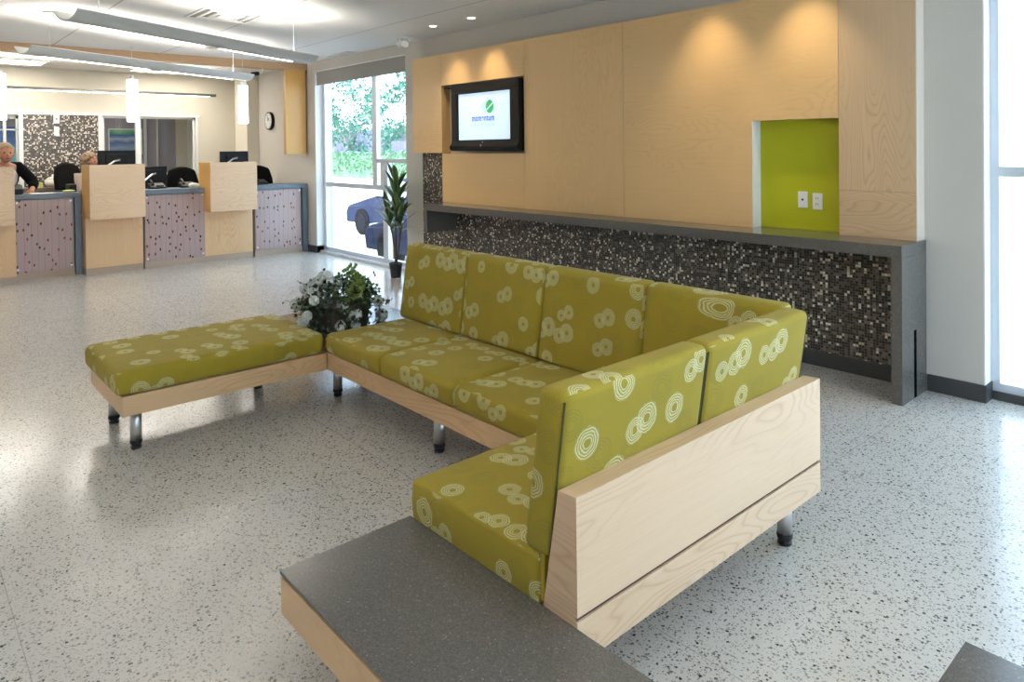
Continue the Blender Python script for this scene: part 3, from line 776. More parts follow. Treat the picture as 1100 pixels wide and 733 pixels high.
for k in range(26):
    q = Vector((.03, .06, .33)) + Vector((random.uniform(-.03, .03), random.uniform(-.03, .05), random.uniform(-.02, .06)))
    if yy is None: yy = link('bud', ball(bmesh.new(), (0, 0, 0), .012, 1), 'budgreen', pl); yy.location = q
    else: c_ = yy.copy(); col.objects.link(c_); c_.parent = pl; c_.location = q

# ------------------------------------------------------------------ floor plant
fp2 = thing('potted_plant', (-7.32, 4.62, 0), 'tall dracaena with long pale-edged leaves in a small black pot beside the street window', 'plant')
bm = bmesh.new(); lathe(bm, [(.060, 0), (.062, .01), (.078, .155), (.082, .158), (.082, .175), (.074, .175), (.072, .16), (.01, .158)], n=28)
link('pot', bm, 'pot', fp2, smooth=False)
stb = bmesh.new()
stems = [((0, 0, .15), (.01, .0, .62), (.03, .01, 1.12)), ((0.01, 0, .15), (-.09, .02, .5), (-.17, .0, .78)), ((0, .01, .15), (.08, .02, .5), (.12, .0, .8))]
for s in stems: tube(stb, s, .011, 8)
link('stem', stb, 'twig', fp2)
lf = bmesh.new(); LU = lf.loops.layers.uv.verify()
def blade(base, d, L_, w_, droop):
    d = Vector(d).normalized(); side = d.cross(Vector((0, 0, 1)))
    if side.length < .1: side = Vector((random.uniform(-1, 1), random.uniform(-1, 1), 0))
    side.normalize(); n = 7; rows = []
    for i in range(n + 1):
        t = i / n; p = Vector(base) + d * L_ * t + Vector((0, 0, -droop * t * t * L_)); ww = w_ * math.sin(PI * min(1, (t * .93 + .07))) ** .7
        if i == n: ww = .001
        nn = side.cross(d).normalized()
        rows.append([lf.verts.new(p - side * ww + nn * ww * .3), lf.verts.new(p), lf.verts.new(p + side * ww + nn * ww * .3)])
    for i in range(n):
        for j in range(2):
            f = lf.faces.new((rows[i][j], rows[i][j + 1], rows[i + 1][j + 1], rows[i + 1][j])); f.smooth = True
            for l, (u, v) in zip(f.loops, ((j / 2, i / n), ((j + 1) / 2, i / n), ((j + 1) / 2, (i + 1) / n), (j / 2, (i + 1) / n))): l[LU].uv = (u, v)
random.seed(21)
for s, cnt in zip(stems, (26, 12, 12)):
    top = Vector(s[2]); mid = Vector(s[1])
    for k in range(cnt):
        t = (k / cnt); base = mid.lerp(top, .15 + .85 * t); a = k * 2.4 + random.uniform(-.3, .3)
        up = .55 + 1.5 * t
        blade(base, (math.cos(a), math.sin(a) * .6, up), random.uniform(.30, .42), random.uniform(.028, .040), random.uniform(.15, .5) * (1 - t * .6))
link('leaves', lf, 'dracaena', fp2, uv=False)

# ------------------------------------------------------------------ teller line
TX = -10.22
def counter_unit(y0, y1, X, label, ztop=1.04, legs=(), bolts=True):
    o = thing('teller_counter', (X, y0, 0), label, 'counter'); w = y1 - y0
    link('countertop', B(-.42, .03, 0, w, ztop - .062, ztop, bev=.003), 'blueframe', o)
    for yy in legs: link('end_leg', B(-.42, .03, yy, yy + .07, 0, ztop - .062), 'blueframe', o)
    a = .075 if 0 in legs else .0; b = w - (.075 if any(l > .1 for l in legs) else 0)
    link('resin_panel', B(-.012, .004, a + .005, b - .015, .085, ztop - .07), 'acrylic', o, grain='y')
    link('carcass', B(-.40, -.03, a, b, .0, ztop - .064), 'brownwood', o, grain='y')
    link('kickboard', B(-.03, -.004, a, b, 0, .085), 'brownwood', o, grain='y')
    for (py, pz) in ((a + .03, .13), (b - .04, .13), (a + .03, ztop - .10), (b - .04, ztop - .10)):
        bm = bmesh.new(); tube(bm, [(.004, py, pz), (.016, py, pz)], .013, 12); link('bolt', bm, 'chrome', o)
    return o
counter_unit(1.19, 1.895, TX - .20, 'slate-framed teller counter with grass resin front, leftmost section with an end leg', 1.045, legs=(.635,))
counter_unit(-1.6, .50, TX - .20, 'slate-framed teller counter beyond the left edge of the photo', 1.045)
counter_unit(2.585, 3.365, TX, 'slate-topped teller counter with grass resin front between the two tall wood pods', 1.045)
counter_unit(4.06, W - .02, TX, 'slate-framed teller counter with grass resin front against the clock wall', 1.04, legs=(.733,))
def pod(y0, y1, label):
    o = thing('teller_pod', (TX, y0, 0), label, 'teller pod'); w = y1 - y0
    link('base_panel', B(-.42, .004, 0, w + .035, .085, .74), 'maple', o, grain='z')
    link('kickboard', B(-.40, .000, 0, w + .035, 0, .085), 'brownwood', o, grain='y')
    link('screen_box', B((.268, .280, 0, w, .718, 1.395), (.20, .2679, .012, w, .73, 1.38), bev=0), 'maple_pale', o, grain='y')
    link('side_panel', B(-.18, .2679, 0, .0119, .718, 1.395), 'honey', o, grain='z'); link('side_panel', B(-.18, .2, w - .012, w, .718, 1.395), 'honey', o, grain='z')  # orange tone is warm light painted onto the side panels
    return o
pod(1.905, 2.53, 'tall maple teller pod on the left with a wide monitor above it')
pod(3.345, 3.99, 'tall maple teller pod on the right with the smaller monitor above it')
pod(.53, 1.145, 'teller pod mostly cut off at the left edge of the photo')
# hanging header beam and drop panel
bmn = tag(link('header_beam', B(-10.36, -10.16, -3.0, W - .003, 2.765, ZC - .002), 'beam', grain='y'), 'brown wooden header beam along the ceiling above the teller line', 'beam')
dp = thing('drop_panel', (-10.16, 4.53, 1.49), 'honey-coloured vertical wooden panel hanging right of the clock', 'panel')
link('board', B(-.08, .0, 0, .318, .0, 1.273), 'honey', dp, grain='z')
link('return_board', B(-.20, -.08, .30, .352, .1, 1.273), 'beam', dp, grain='z')

# clock
ck = thing('wall_clock', (-11.54, W - .002, 2.045), 'round wall clock with dark rim between the column and the hanging panel', 'clock')
bm = bmesh.new(); tube(bm, [(0, -.045, 0), (0, 0, 0)], .150, 40); link('rim', bm, 'black', ck)
bm = bmesh.new(); tube(bm, [(0, -.048, 0), (0, -.040, 0)], .130, 40); fc = link('clock_face', bm, 'clockface', ck)
hb = bmesh.new()
for k in range(12):
    a = k * PI / 6; x, z = math.sin(a) * .108, math.cos(a) * .108
    box(hb, x - .006, x + .006, -.0495, -.048, z - .006, z + .006)
link('hour_mark', hb, 'ink', fc)
bm = bmesh.new(); tube(bm, [(0, -.050, 0), (.045, -.050, .05)], .005, 6); link('hour_hand', bm, 'ink', ck)
bm = bmesh.new(); tube(bm, [(0, -.052, 0), (-.02, -.052, .095)], .0035, 6); link('minute_hand', bm, 'ink', ck)

# security camera on the column ceiling
cc = thing('security_camera', (-11.5, 4.55, ZC - .004), 'small black dome security camera below the header beam', 'camera')
cc.location = (-10.26, 4.22, 2.70)
bm = bmesh.new(); tube(bm, [(0, 0, .064), (0, 0, .02), (-.03, -.05, -.01)], .012, 8); link('bracket', bm, 'fixture', cc)
bm = bmesh.new(); tube(bm, [(-.03, -.05, -.01), (-.0, -.15, -.03)], [.03, .034], 14); link('body', bm, 'black', cc)

# items on back wall mosaic
o = thing('wall_sign', (XL + .014, 2.05, 1.90), 'small white sign with a dark dot on the mosaic wall behind the tellers', 'sign')
link('plate', B(0, .012, -.04, .04, .11, .25, bev=.004), 'white', o); bm = bmesh.new(); tube(bm, [(.012, 0, .18), (.015, 0, .18)], .012, 12); link('dot', bm, 'ink', o)
link('lower_plate', B(0, .010, -.035, .035, -.08, .06, bev=.004), 'white', o)

# monitors
def monitor(x, y, z, w, h, label, rz=0):
    o = thing('monitor', (x, y, z), label, 'monitor', rz=rz)
    link('panel', B(-.03, .012, -w / 2, w / 2, .17, .17 + h, bev=.006), 'black', o)
    link('housing', B(.010, .035, -w * .3, w * .3, .22, .12 + h, bev=.008), 'black', o)
    link('screen', B(-.0325, -.0302, -w / 2 + .012, w / 2 - .012, .185, .155 + h), 'ink', o)
    bm = bmesh.new(); tube(bm, [(.035, .03, .40), (.055, -.04, .385), (.06, -.16, .30), (.05, -.19, .24), (.03, -.16, .02)], .013, 8); link('arm', bm, 'chrome', o)
    link('foot', B(-.08, .10, -.24, .06, 0, .015, bev=.004), 'black', o)
    return o
monitor(-10.80, 2.40, 1.045, .46, .36, 'black monitor with a silver arm above the left teller pod')
monitor(-10.80, 3.99 - .0, 1.045, .42, .33, 'black monitor above the right teller pod')
for zz, yy, ww in ((1.0, 2.375, .5), (1.0, 3.9, .5)):
    pass
struct_desk = tag(link('teller_desk', B((-10.95, -10.66, 1.97, 2.50, 1.00, 1.043), (-10.95, -10.80, 1.97, 2.50, 0, 1.0)), 'shelf'),
                  'dark inner desk behind the left teller pod', 'desk')
tag(link('teller_desk', B((-10.93, -10.66, 3.40, 3.97, 1.0, 1.043), (-10.95, -10.80, 3.40, 3.97, 0, 1.0)), 'shelf'), 'dark inner desk behind the right teller pod', 'desk')
monitor(-11.02, 2.90, .84, .44, .33, 'dark low monitor behind the middle slate counter, left of the office chair', rz=.3)
tag(link('back_desk', B((-11.25, -10.86, 2.62, 3.13, .80, .838), (-11.25, -11.20, 2.62, 3.13, 0, .80)), 'shelf'), 'low dark desk behind the middle slate counter', 'desk')

# telephones
def phone(x, y, z, label, rz=0):
    o = thing('telephone', (x, y, z), label, 'telephone', rz=rz)
    bm = bmesh.new(); prism(bm, [(-.09, 0), (.09, 0), (.09, .02), (-.09, .075)], 'y', -.10, .10, bev=.005); link('body', bm, 'black', o)
    bm = bmesh.new(); tube(bm, [(-.075, -.07, .09), (-.04, -.075, .115), (.04, -.075, .085), (.07, -.07, .05)], [.022, .014, .014, .022], 10); link('handset', bm, 'black', o)
    link('keypad', B(-.01, .06, -.02, .07, .034, .046, bev=.002), 'rubber', o)
    return o
phone(-10.50, 2.82, 1.046, 'black desk telephone on the middle slate counter')
phone(-10.50, 3.22, 1.046, 'second black desk telephone on the middle slate counter, nearer the right pod')
phone(-10.55, 4.28, 1.041, 'black desk telephone on the slate counter beside the clock wall')

# office chairs
def office_chair(x, y, rz, label, dz=0.0, ht=0.0):
    o = thing('office_chair', (x, y, 0), label, 'chair', rz=rz)
    link('seat', cushion(-.25, .25, -.25, .25, .60 + dz, .68 + dz, .035, .015), 'blackmat', o, uv=False, smooth=True)
    def bk(a, b, c): return (a - .12 * (c - .7) + .20 * abs(b) ** 2 * 1.5, b * (1 - .9 * max(0, c - 1.10 - dz - ht)), c - (.9 * b * b if c > 1.05 + dz + ht else 0) * (c - 1.05 - dz - ht) / .25)
    link('backrest', cushion(-.29, -.22, -.24, .24, .78 + dz, 1.31 + dz + ht, .033, .012, 0, bk), 'blackmat', o, uv=False, smooth=True)
    bm = bmesh.new(); tube(bm, [(-.10, 0, .59 + dz), (-.30, 0, .62 + dz), (-.33, 0, .85 + dz)], .02, 8); link('back_bracket', bm, 'black', o)
    for s in (-1, 1):
        bm = bmesh.new(); tube(bm, [(.02, s * .22, .61 + dz), (.02, s * .30, .65 + dz), (.0, s * .30, .86 + dz), (-.12, s * .30, .88 + dz), (.16, s * .30, .88 + dz)], .014, 8); link('armrest', bm, 'black', o)
    bm = bmesh.new(); tube(bm, [(0, 0, .10), (0, 0, .6 + dz)], .028, 12); link('column', bm, 'chrome', o)
    for k in range(5):
        a = k * 2 * PI / 5; c, s = math.cos(a), math.sin(a)
        bm = bmesh.new(); tube(bm, [(0, 0, .12), (c * .30, s * .30, .075)], [.024, .015], 8); l = link('base_leg', bm, 'black', o)
        bm = bmesh.new(); tube(bm, [(c * .30 - s * .02, s * .30 + c * .02, .03), (c * .30 + s * .02, s * .30 - c * .02, .03)], .03, 12); link('castor', bm, 'black', l)
    return o
office_chair(-11.0, 4.54, .0, 'black office chair in the corner under the wall clock')
office_chair(-11.30, 3.49, .05, 'black office chair behind the middle slate counter')

# small things on the counters
def item(name, bm, mat, label, cat, **k): return tag(link(name, bm, mat, **k), label, cat)
item('paper_sheet', B(-10.62, -10.42, 1.37, 1.62, 1.046, 1.052), 'paper', 'white papers on the left slate counter by the hand', 'papers')
item('notepad', B(-10.60, -10.46, 1.52, 1.66, 1.053, 1.066), 'yellowpaper', 'small yellow notepad lying on the papers', 'notepad') if False else None
bm = bmesh.new(); ball(bm, (-10.57, 1.79, 1.062), .06, 2, (1, 1.2, .25)); item('green_cloth', bm, 'yellowpaper', 'pale yellow-green crumpled cloth on the left slate counter by its end leg', 'cloth')
item('keyboard', B(-10.82, -10.72, 1.50, 1.75, 1.047, 1.062), 'black', 'black keyboard at the rear edge of the left slate counter', 'keyboard')
mach = thing('card_terminal', (-10.52, 1.20, 1.046), 'black counter machine with a round silver badge in front of the man in the jacket', 'card terminal')
bm = bmesh.new(); prism(bm, [(-.10, 0), (.10, 0), (.10, .06), (.0, .12), (-.10, .12)], 'y', -.10, .09, bev=.01); link('body', bm, 'black', mach)
bm = bmesh.new()
for k in range(20):
    a0, a1 = 2 * PI * k / 20, 2 * PI * (k + 1) / 20
    tube(bm, [(.103, math.cos(a0) * .022 - .03, .032 + math.sin(a0) * .022), (.103, math.cos(a1) * .022 - .03, .032 + math.sin(a1) * .022)], .004, 5)
link('badge', bm, 'chrome', mach)
tag(link('back_ledge', B((-12.6, -12.25, .2, 2.35, 1.0, 1.04), (-12.6, -12.55, .2, 2.35, 0, 1.0), (-12.30, -12.25, .2, 2.35, .0, 1.0)), 'shelf'), 'brown ledge cabinet below the mosaic wall behind the tellers', 'cabinet')
jr = thing('lidded_jar', (-12.42, 1.90, 1.04), 'round white lidded jar on the brown ledge', 'jar')
bm = bmesh.new(); lathe(bm, [(.06, 0), (.10, .04), (.105, .08), (.09, .115)], n=24); link('body', bm, 'ceramic', jr, smooth=True)
bm = bmesh.new(); lathe(bm, [(.092, .115), (.06, .145), (.015, .16), (.012, .185), (.004, .195)], n=24); link('lid', bm, 'ceramic', jr, smooth=True)
item('paper_tray', B(-12.45, -12.3, 1.60, 1.76, 1.04, 1.12, bev=.004), 'yellowpaper', 'pale yellow stack of forms on the brown ledge left of the jar', 'papers')
item('orange_tray', B(-12.45, -12.3, 2.05, 2.30, 1.04, 1.075, bev=.006), 'orangething', 'orange tray on the brown ledge right of the jar', 'tray')
item('white_carton', B(-12.5, -12.38, 1.38, 1.48, 1.04, 1.26, bev=.004), 'paper', 'white carton standing on the brown ledge behind the man in the jacket', 'carton')
bm = bmesh.new(); ball(bm, (-10.42, 3.28, 1.075), .05, 2, (1, 1.5, .7)); 
for v in bm.verts: v.co += rv() * .008
item('tissue', bm, 'paper', 'crumpled white tissue on the middle slate counter beside the right pod', 'tissue')

# ------------------------------------------------------------------ people
def skin_mesh(name, pts, edges, rad, mat, parent, sub=2):
    me = bpy.data.meshes.new(name); me.from_pydata([tuple(p) for p in pts], edges, []); me.materials.append(M[mat])
    o = bpy.data.objects.new(name, me); col.objects.link(o); o.parent = parent
    m = o.modifiers.new('skin', 'SKIN'); m.use_smooth_shade = True
    lay = me.skin_vertices[0].data if me.skin_vertices else None
    if lay is None:
        bpy.context.view_layer.objects.active = o
    for i, r in enumerate(rad): me.skin_vertices[0].data[i].radius = (r, r) if not isinstance(r, tuple) else r
    me.skin_vertices[0].data[0].use_root = True
    s = o.modifiers.new('sub', 'SUBSURF'); s.levels = sub; s.render_levels = sub
    return o

def person(name_label, base, rz, J, skin, hair, top, bottom, jacket=None, curly=False, sc_=1.0):
    """J: joints dict in the person's own space (x forward)."""
    o = thing('person', base, name_label, 'person', rz=rz)
    P = []; E = []; R_ = []
    def chain(names, rads, start=None):
        prev = start
        for n, r in zip(names, rads):
            P.append(Vector(J[n]) if isinstance(n, str) else Vector(n)); R_.append(r); i = len(P) - 1
            if prev is not None: E.append((prev, i))
            prev = i
        return prev
    root = chain(['pelvis'], [(.15, .11)])
    ch = chain(['waist', 'chest'], [(.135, .10), (.155, .115)], root)
    nk = chain(['neck', 'head_base'], [.060, .052], ch)
    for s in 'lr':
        sh = chain(['sh_' + s, 'el_' + s, 'wr_' + s], [.062, .045, .030], ch)
        w = Vector(J['wr_' + s]); d = (w - Vector(J['el_' + s])).normalized(); side = Vector(J.get('pinky_' + s, (0, 1, 0))).normalized()
        palm = chain([tuple(w + d * .05)], [(.034, .018)], sh)
        for q, (off, L_) in enumerate(((-.030, .060), (-.010, .072), (.010, .068), (.029, .052))):
            a = w + d * .085 + side * off; dn = Vector((0, 0, -.35))
            chain([tuple(a), tuple(a + d * L_ * .55 + dn * .02), tuple(a + (d + dn * .9).normalized() * L_)], [.0105, .0095, .008], palm)
        a = w + d * .03 - side * .035
        chain([tuple(a), tuple(a + (d - side * .7).normalized() * .045)], [.013, .010], palm)
        lg_ = chain(['hip_' + s, 'kn_' + s, 'an_' + s, 'toe_' + s], [.092, .062, .042, .035], root)
    body = skin_mesh('body', P, E, R_, skin, o)
    hd = bmesh.new(); h0 = Vector(J['head']); ball(hd, h0, .1, 3, (.98, .80, 1.18))
    for v in hd.verts:
        q = v.co - h0
        if q.z < 0: v.co.y = h0.y + q.y * (1 + q.z * 2.6); v.co.x = h0.x + q.x * (1 + q.z * 1.2) + .01
    # nose, ears, brow, lips
    nb = h0 + Vector((.098, 0, -.012))
    ball(hd, nb, .016, 2, (1.1, .8, 1.5)); ball(hd, h0 + Vector((.0, .078, -.01)), .02, 2, (.8, .35, 1.3)); ball(hd, h0 + Vector((.0, -.078, -.01)), .02, 2, (.8, .35, 1.3))
    head = link('head', hd, skin, o, smooth=True)
    eb = bmesh.new()
    for s in (-1, 1): ball(eb, h0 + Vector((.086, s * .032, .014)), .011, 2)
    link('eyes', eb, 'ink', head)
    mb = bmesh.new(); ball(mb, h0 + Vector((.089, 0, -.055)), .02, 2, (.4, 1.1, .28)); link('mouth', mb, 'maroon', head)
    hb_ = bmesh.new(); ball(hb_, h0 + Vector((-.018, 0, .03)), .108, 3, (1, .88, 1.08))
    for v in list(hb_.verts):
        q = v.co - h0
        if q.x > .035 and q.z < .06: v.co.x = h0.x + .02 
        if q.z < -.06: v.co.z = h0.z - .06
        v.co += rv() * (.016 if curly else .004)
    if curly:
        for k in range(90):
            d = rv(); 
            if d.x > .35 and d.z < .4: continue
            ball(hb_, h0 + Vector((-.02, 0, .02)) + Vector((d.x * .10, d.y * .105, d.z * .12)), .024, 1)
    link('hair', hb_, hair, o, smooth=not curly)
    # clothes
    def cloth(name, seq, mat, root_r=None):
        P2 = []; E2 = []; R2 = []
        for chain_ in seq:
            prev = chain_[0]
            for (pt, r) in chain_[1]:
                P2.append(Vector(pt)); R2.append(r); i = len(P2) - 1
                if prev is not None: E2.append((prev, i))
                prev = i
        return skin_mesh(name, P2, E2, R2, mat, o)
    e = .016
    if jacket:
        cloth('jacket', [(None, [(Vector(J['pelvis']) + Vector((-.02, 0, .04)), (.17, .13)), (Vector(J['waist']) + Vector((-.02, 0, 0)), (.16, .125)), (Vector(J['chest']) + Vector((-.03, 0, .0)), (.18, .14))])] +
              [(2, [(J['sh_' + s], .085), (J['el_' + s], .068), (Vector(J['el_' + s]).lerp(Vector(J['wr_' + s]), .85), .050)]) for s in 'lr'], jacket)
        cloth('shirt', [(None, [(Vector(J['waist']) + Vector((.035, 0, 0)), (.165, .135)), (Vector(J['chest']) + Vector((.012, 0, .02)), (.178, .142)), (Vector(J['neck']) + Vector((.0, 0, -.015)), .078)])], top)
    else:
        cloth('blouse', [(None, [(Vector(J['pelvis']) + Vector((0, 0, .02)), (.165, .125)), (J['waist'], (.15, .115)), (J['chest'], (.17, .13)), (Vector(J['neck']) - Vector((0, 0, .03)), .07)])] +
              [(2, [(J['sh_' + s], .075), (J['el_' + s], .058), (Vector(J['el_' + s]).lerp(Vector(J['wr_' + s]), .5), .048)]) for s in 'lr'], top)
    cloth('trousers', [(None, [(J['pelvis'], (.16, .12))])] + [(0, [(J['hip_' + s], .10), (J['kn_' + s], .072), (Vector(J['an_' + s]) + Vector((0, 0, .02)), .055)]) for s in 'lr'], bottom)
    return o
J1 = dict(pelvis=(0, 0, .95), waist=(.06, 0, 1.10), chest=(.15, 0, 1.29), neck=(.21, 0, 1.42), head_base=(.235, 0, 1.47), head=(.265, 0, 1.545),
          sh_l=(.15, .17, 1.37), el_l=(.27, .30, 1.17), wr_l=(.44, .23, 1.088), sh_r=(.15, -.17, 1.37), el_r=(.25, -.28, 1.17), wr_r=(.40, -.16, 1.088),
          hip_l=(0, .09, .90), kn_l=(.03, .10, .50), an_l=(0, .10, .09), toe_l=(.13, .11, .045), hip_r=(0, -.09, .90), kn_r=(.03, -.10, .50), an_r=(0, -.10, .09), toe_r=(.13, -.11, .045))
person('person in black jacket and white shirt leaning on the counter at the far left', (-11.09, 1.13, 0), 0.12, J1, 'skin', 'hair_sand', 'shirt', 'trousers', 'jacket')
J2 = dict(pelvis=(0, 0, .72), waist=(.01, 0, .90), chest=(.03, 0, 1.12), neck=(.04, 0, 1.27), head_base=(.05, 0, 1.32), head=(.07, 0, 1.405),
          sh_l=(.03, .16, 1.20), el_l=(.08, .22, .96), wr_l=(.28, .16, .90), sh_r=(.03, -.16, 1.20), el_r=(.08, -.22, .96), wr_r=(.28, -.14, .90),
          hip_l=(0.05, .09, .70), kn_l=(.40, .11, .68), an_l=(.38, .11, .24), toe_l=(.48, .12, .19), hip_r=(0.05, -.09, .70), kn_r=(.40, -.11, .68), an_r=(.38, -.11, .24), toe_r=(.48, -.12, .19))
person('seated person with curly light brown hair behind the left teller pod', (-11.72, 2.20, 0), .80, J2, 'skin', 'hair_brown', 'beige', 'trousers', None, True)
office_chair(-11.72, 2.20, .65, 'black high-back office chair carrying the person with curly hair', -.105, .20)
tag(link('black_box', B(-10.83, -10.60, 1.80, 1.885, 1.046, 1.14, bev=.006), 'black'), 'black box on the left slate counter against the left wood pod', 'box')

# ------------------------------------------------------------------ ceiling fittings
def linear_light(p0, p1, z, label, group='curved grey pendant lights', w=.118, up='uplight', down='tube'):
    p0 = Vector((*p0, z)); p1 = Vector((*p1, z)); L_ = (p1 - p0).length; ang = math.atan2(p1.y - p0.y, p1.x - p0.x)
    o = thing('linear_pendant_light', tuple(p0), label, 'pendant light', group, rz=ang)
    bm = bmesh.new(); n = 12; outer = []; inner = []
    for k in range(n + 1):
        t = -1 + 2 * k / n; outer.append((t * w, .072 * abs(t) ** 2.2)); inner.append((t * (w - .006), .072 * abs(t) ** 2.2 + .008))
    prof = outer + inner[::-1]
    prism(bm, prof, 'x', 0, L_)
    link('shell', bm, 'fixture', o)
    for a, b in ((.22, L_ / 2 - .06), (L_ / 2 + .06, L_ - .22)):
        bm = bmesh.new(); pr = [(t * w, .072 * abs(t) ** 2.2) for t in (.30, .45, .60, .75)]
        prism(bm, [(y, z - .007) for y, z in pr] + [(y, z + .001) for y, z in pr[::-1]], 'x', a, b); link('lens', bm, down, o)
        link('uplight_lens', B(a, b, -.04, .04, .012, .020), up, o)
    link('joint', B(L_ / 2 - .05, L_ / 2 + .05, -.05, .05, -.010, .0), 'fixture', o)
    for a in (.25, L_ - .25):
        bm = bmesh.new(); tube(bm, [(a, 0, .03), (a, 0, ZC - z - .01)], .003, 6); wi = link('wire', bm, 'fixture', o)
        bm = bmesh.new(); lathe(bm, [(.05, ZC - z - .02), (.05, ZC - z)], (a, 0, 0), 20); link('canopy', bm, 'white', wi)
    return o
linear_light((-5.50, .93), (-6.78, 3.28), 2.43, 'curved grey linear pendant light nearest the ceiling vent, in front of the header beam')
linear_light((-7.66, .96), (-8.98, 3.50), 2.44, 'curved grey linear pendant light hanging lower left, nearest the header beam')
for (a, b) in (((-3.4, -.1), (-1.7, -2.7)), ((-1.2, 2.0), (.5, -.6)), ((-5.6, -1.2), (-3.9, -3.8)), ((-8.2, -.6), (-6.5, -3.2)), ((.9, 3.6), (2.5, 1.1))):  # extra pendants added out of view to light the room
    linear_light(a, b, 2.53, 'added curved grey linear pendant light, out of view, lighting the interior')
o = thing('slim_pendant_light', (-12.2, 1.25, 2.485), 'slim dark linear light hanging in front of the cream wall behind the tellers', 'pendant light')
link('shell', B((-.03, .03, 0, 2.9, 0, .010), (-.03, -.025, 0, 2.9, .01, .04), (.025, .03, 0, 2.9, .01, .04)), 'slim', o); link('lens', B(-.02, .02, .05, 2.8, -.006, .001), 'tube', o)
link('uplight_lens', B(-.02, .02, .05, 2.8, .012, .020), 'uplight', o)
for y in (.3, 2.6):
    bm = bmesh.new(); tube(bm, [(0, y, .035), (0, y, ZC - 2.485)], .003, 6); link('wire', bm, 'fixture', o)
o.location = (-11.5, 1.07, 2.41)
for i, y in enumerate((2.33, 3.70, .99)):
    o = thing('cylinder_pendant', (-9.66, y, 1.925), ('white glowing cylinder pendant above the left teller pod', 'white glowing cylinder pendant above the right teller pod', 'white glowing cylinder pendant cut by the left edge of the photo')[i], 'pendant light', 'cylinder pendants over the teller line')
    bm = bmesh.new(); lathe(bm, [(.058, 0), (.064, .004), (.064, .51), (.058, .515)], n=28); link('shade', bm, 'pendant', o, smooth=False)
    bm = bmesh.new(); lathe(bm, [(.03, .515), (.03, .56), (.008, .57)], n=20); link('cap', bm, 'chrome', o)
    bm = bmesh.new(); tube(bm, [(0, 0, .57), (0, 0, ZC - 1.925)], .0025, 6); link('cord', bm, 'fixture', o)
for i, (x, y) in enumerate(((-11.2, -.2), (-11.2, 2.4), (-12.3, 3.6), (-12.3, 1.2))):  # panels added to brighten the teller area
    o = thing('added_troffer', (x, y, ZC), 'flat ceiling light panel added to brighten the staff side behind the header beam', 'ceiling light', 'added ceiling light panels over the staff side')
    link('frame', B((-.31, .31, -.62, -.59, -.012, 0), (-.31, .31, .59, .62, -.012, 0), (-.31, -.28, -.59, .59, -.012, 0), (.28, .31, -.59, .59, -.012, 0)), 'white', o)
    link('diffuser', B(-.28, .28, -.59, .59, -.006, -.002), 'troffer', o)
o = thing('added_troffer', (-14.4, 2.6, ZC), 'ceiling light panel added to brighten the office behind the internal windows', 'ceiling light')  # extra panel, added to light the office
link('frame', B((-.31, .31, -.62, -.59, -.012, 0), (-.31, .31, .59, .62, -.012, 0), (-.31, -.28, -.59, .59, -.012, 0), (.28, .31, -.59, .59, -.012, 0)), 'white', o)
link('diffuser', B(-.28, .28, -.59, .59, -.006, -.002), 'troffer', o)
# air vent: square diffuser
v = thing('ceiling_vent', (-6.97, 2.52, ZC), 'white square stepped air vent in the ceiling near the curved light', 'vent')
for k, (r, mat) in enumerate(((.30, 'white'), (.215, 'white'), (.13, 'white'))):
    bm = bmesh.new(); t_ = .028
    rr = r; z0 = -.010 - .004 * k; z1 = 0
    for b in ((-rr, rr, -rr, -rr + t_, z0, z1), (-rr, rr, rr - t_, rr, z0, z1), (-rr, -rr + t_, -rr + t_, rr - t_, z0, z1), (rr - t_, rr, -rr + t_, rr - t_, z0, z1)): box(bm, *b)
    link('louvre', bm, mat, v)
link('backing', B(-.28, .28, -.28, .28, -.003, -.001), 'slim', v)
link('centre_plate', B(-.08, .08, -.08, .08, -.02, -.003), 'white', v)
v = thing('return_grille', (-8.8, 4.74, ZC), 'long grey ceiling air grille next to the wall above the street window', 'vent')
link('frame', B((-.30, .30, -.075, -.065, -.008, 0), (-.30, .30, .065, .075, -.008, 0), (-.30, -.29, -.065, .065, -.008, 0), (.29, .30, -.065, .065, -.008, 0)), 'fixture', v)
link('slats', B(*[(-.29, .29, -.065 + k * .022, -.055 + k * .022, -.006, -.002) for k in range(6)]), 'fixture', v)
# recessed spots
spots = [(-6.22, 4.43), (-5.60, 4.46), (-3.02, 4.43), (-2.27, 4.43)]
sl_lab = ['small recessed ceiling spot nearest the emergency light', 'small recessed ceiling spot above the right half of the television', 'recessed ceiling spot left of the niche, out of view', 'recessed ceiling spot above the niche, out of view']
for (x, y), lab in zip(spots, sl_lab):
    o = thing('recessed_spot', (x, y, ZC), lab, 'spotlight', 'recessed spots along the birch wall')
    bm = bmesh.new(); lathe(bm, [(.062, -.004), (.066, 0)], n=24); link('trim_ring', bm, 'white', o)
    bm = bmesh.new(); lathe(bm, [(.036, -.007), (.038, -.004)], n=20); link('lamp', bm, 'spotbulb', o)
    L = bpy.data.lights.new('spot_beam', 'SPOT'); L.energy = 34; L.color = (1, .80, .50); L.spot_size = math.radians(74); L.spot_blend = 1.0; L.shadow_soft_size = .03
    lo = bpy.data.objects.new('spot_beam', L); col.objects.link(lo); lo.location = (x, y, ZC - .02); lo.rotation_euler = (math.radians(14), 0, 0)
# emergency light
em = thing('emergency_light', (-7.02, 4.60, ZC), 'white twin-head emergency light on the ceiling corner above the birch cladding', 'emergency light')
link('base', B(-.09, .09, -.05, .05, -.035, 0, bev=.008), 'white', em)
for s in (-1, 1):
    bm = bmesh.new(); tube(bm, [(s * .05, -.02, -.05), (s * .08, -.06, -.10)], [.035, .048], 16); link('lamp_head', bm, 'white', em)

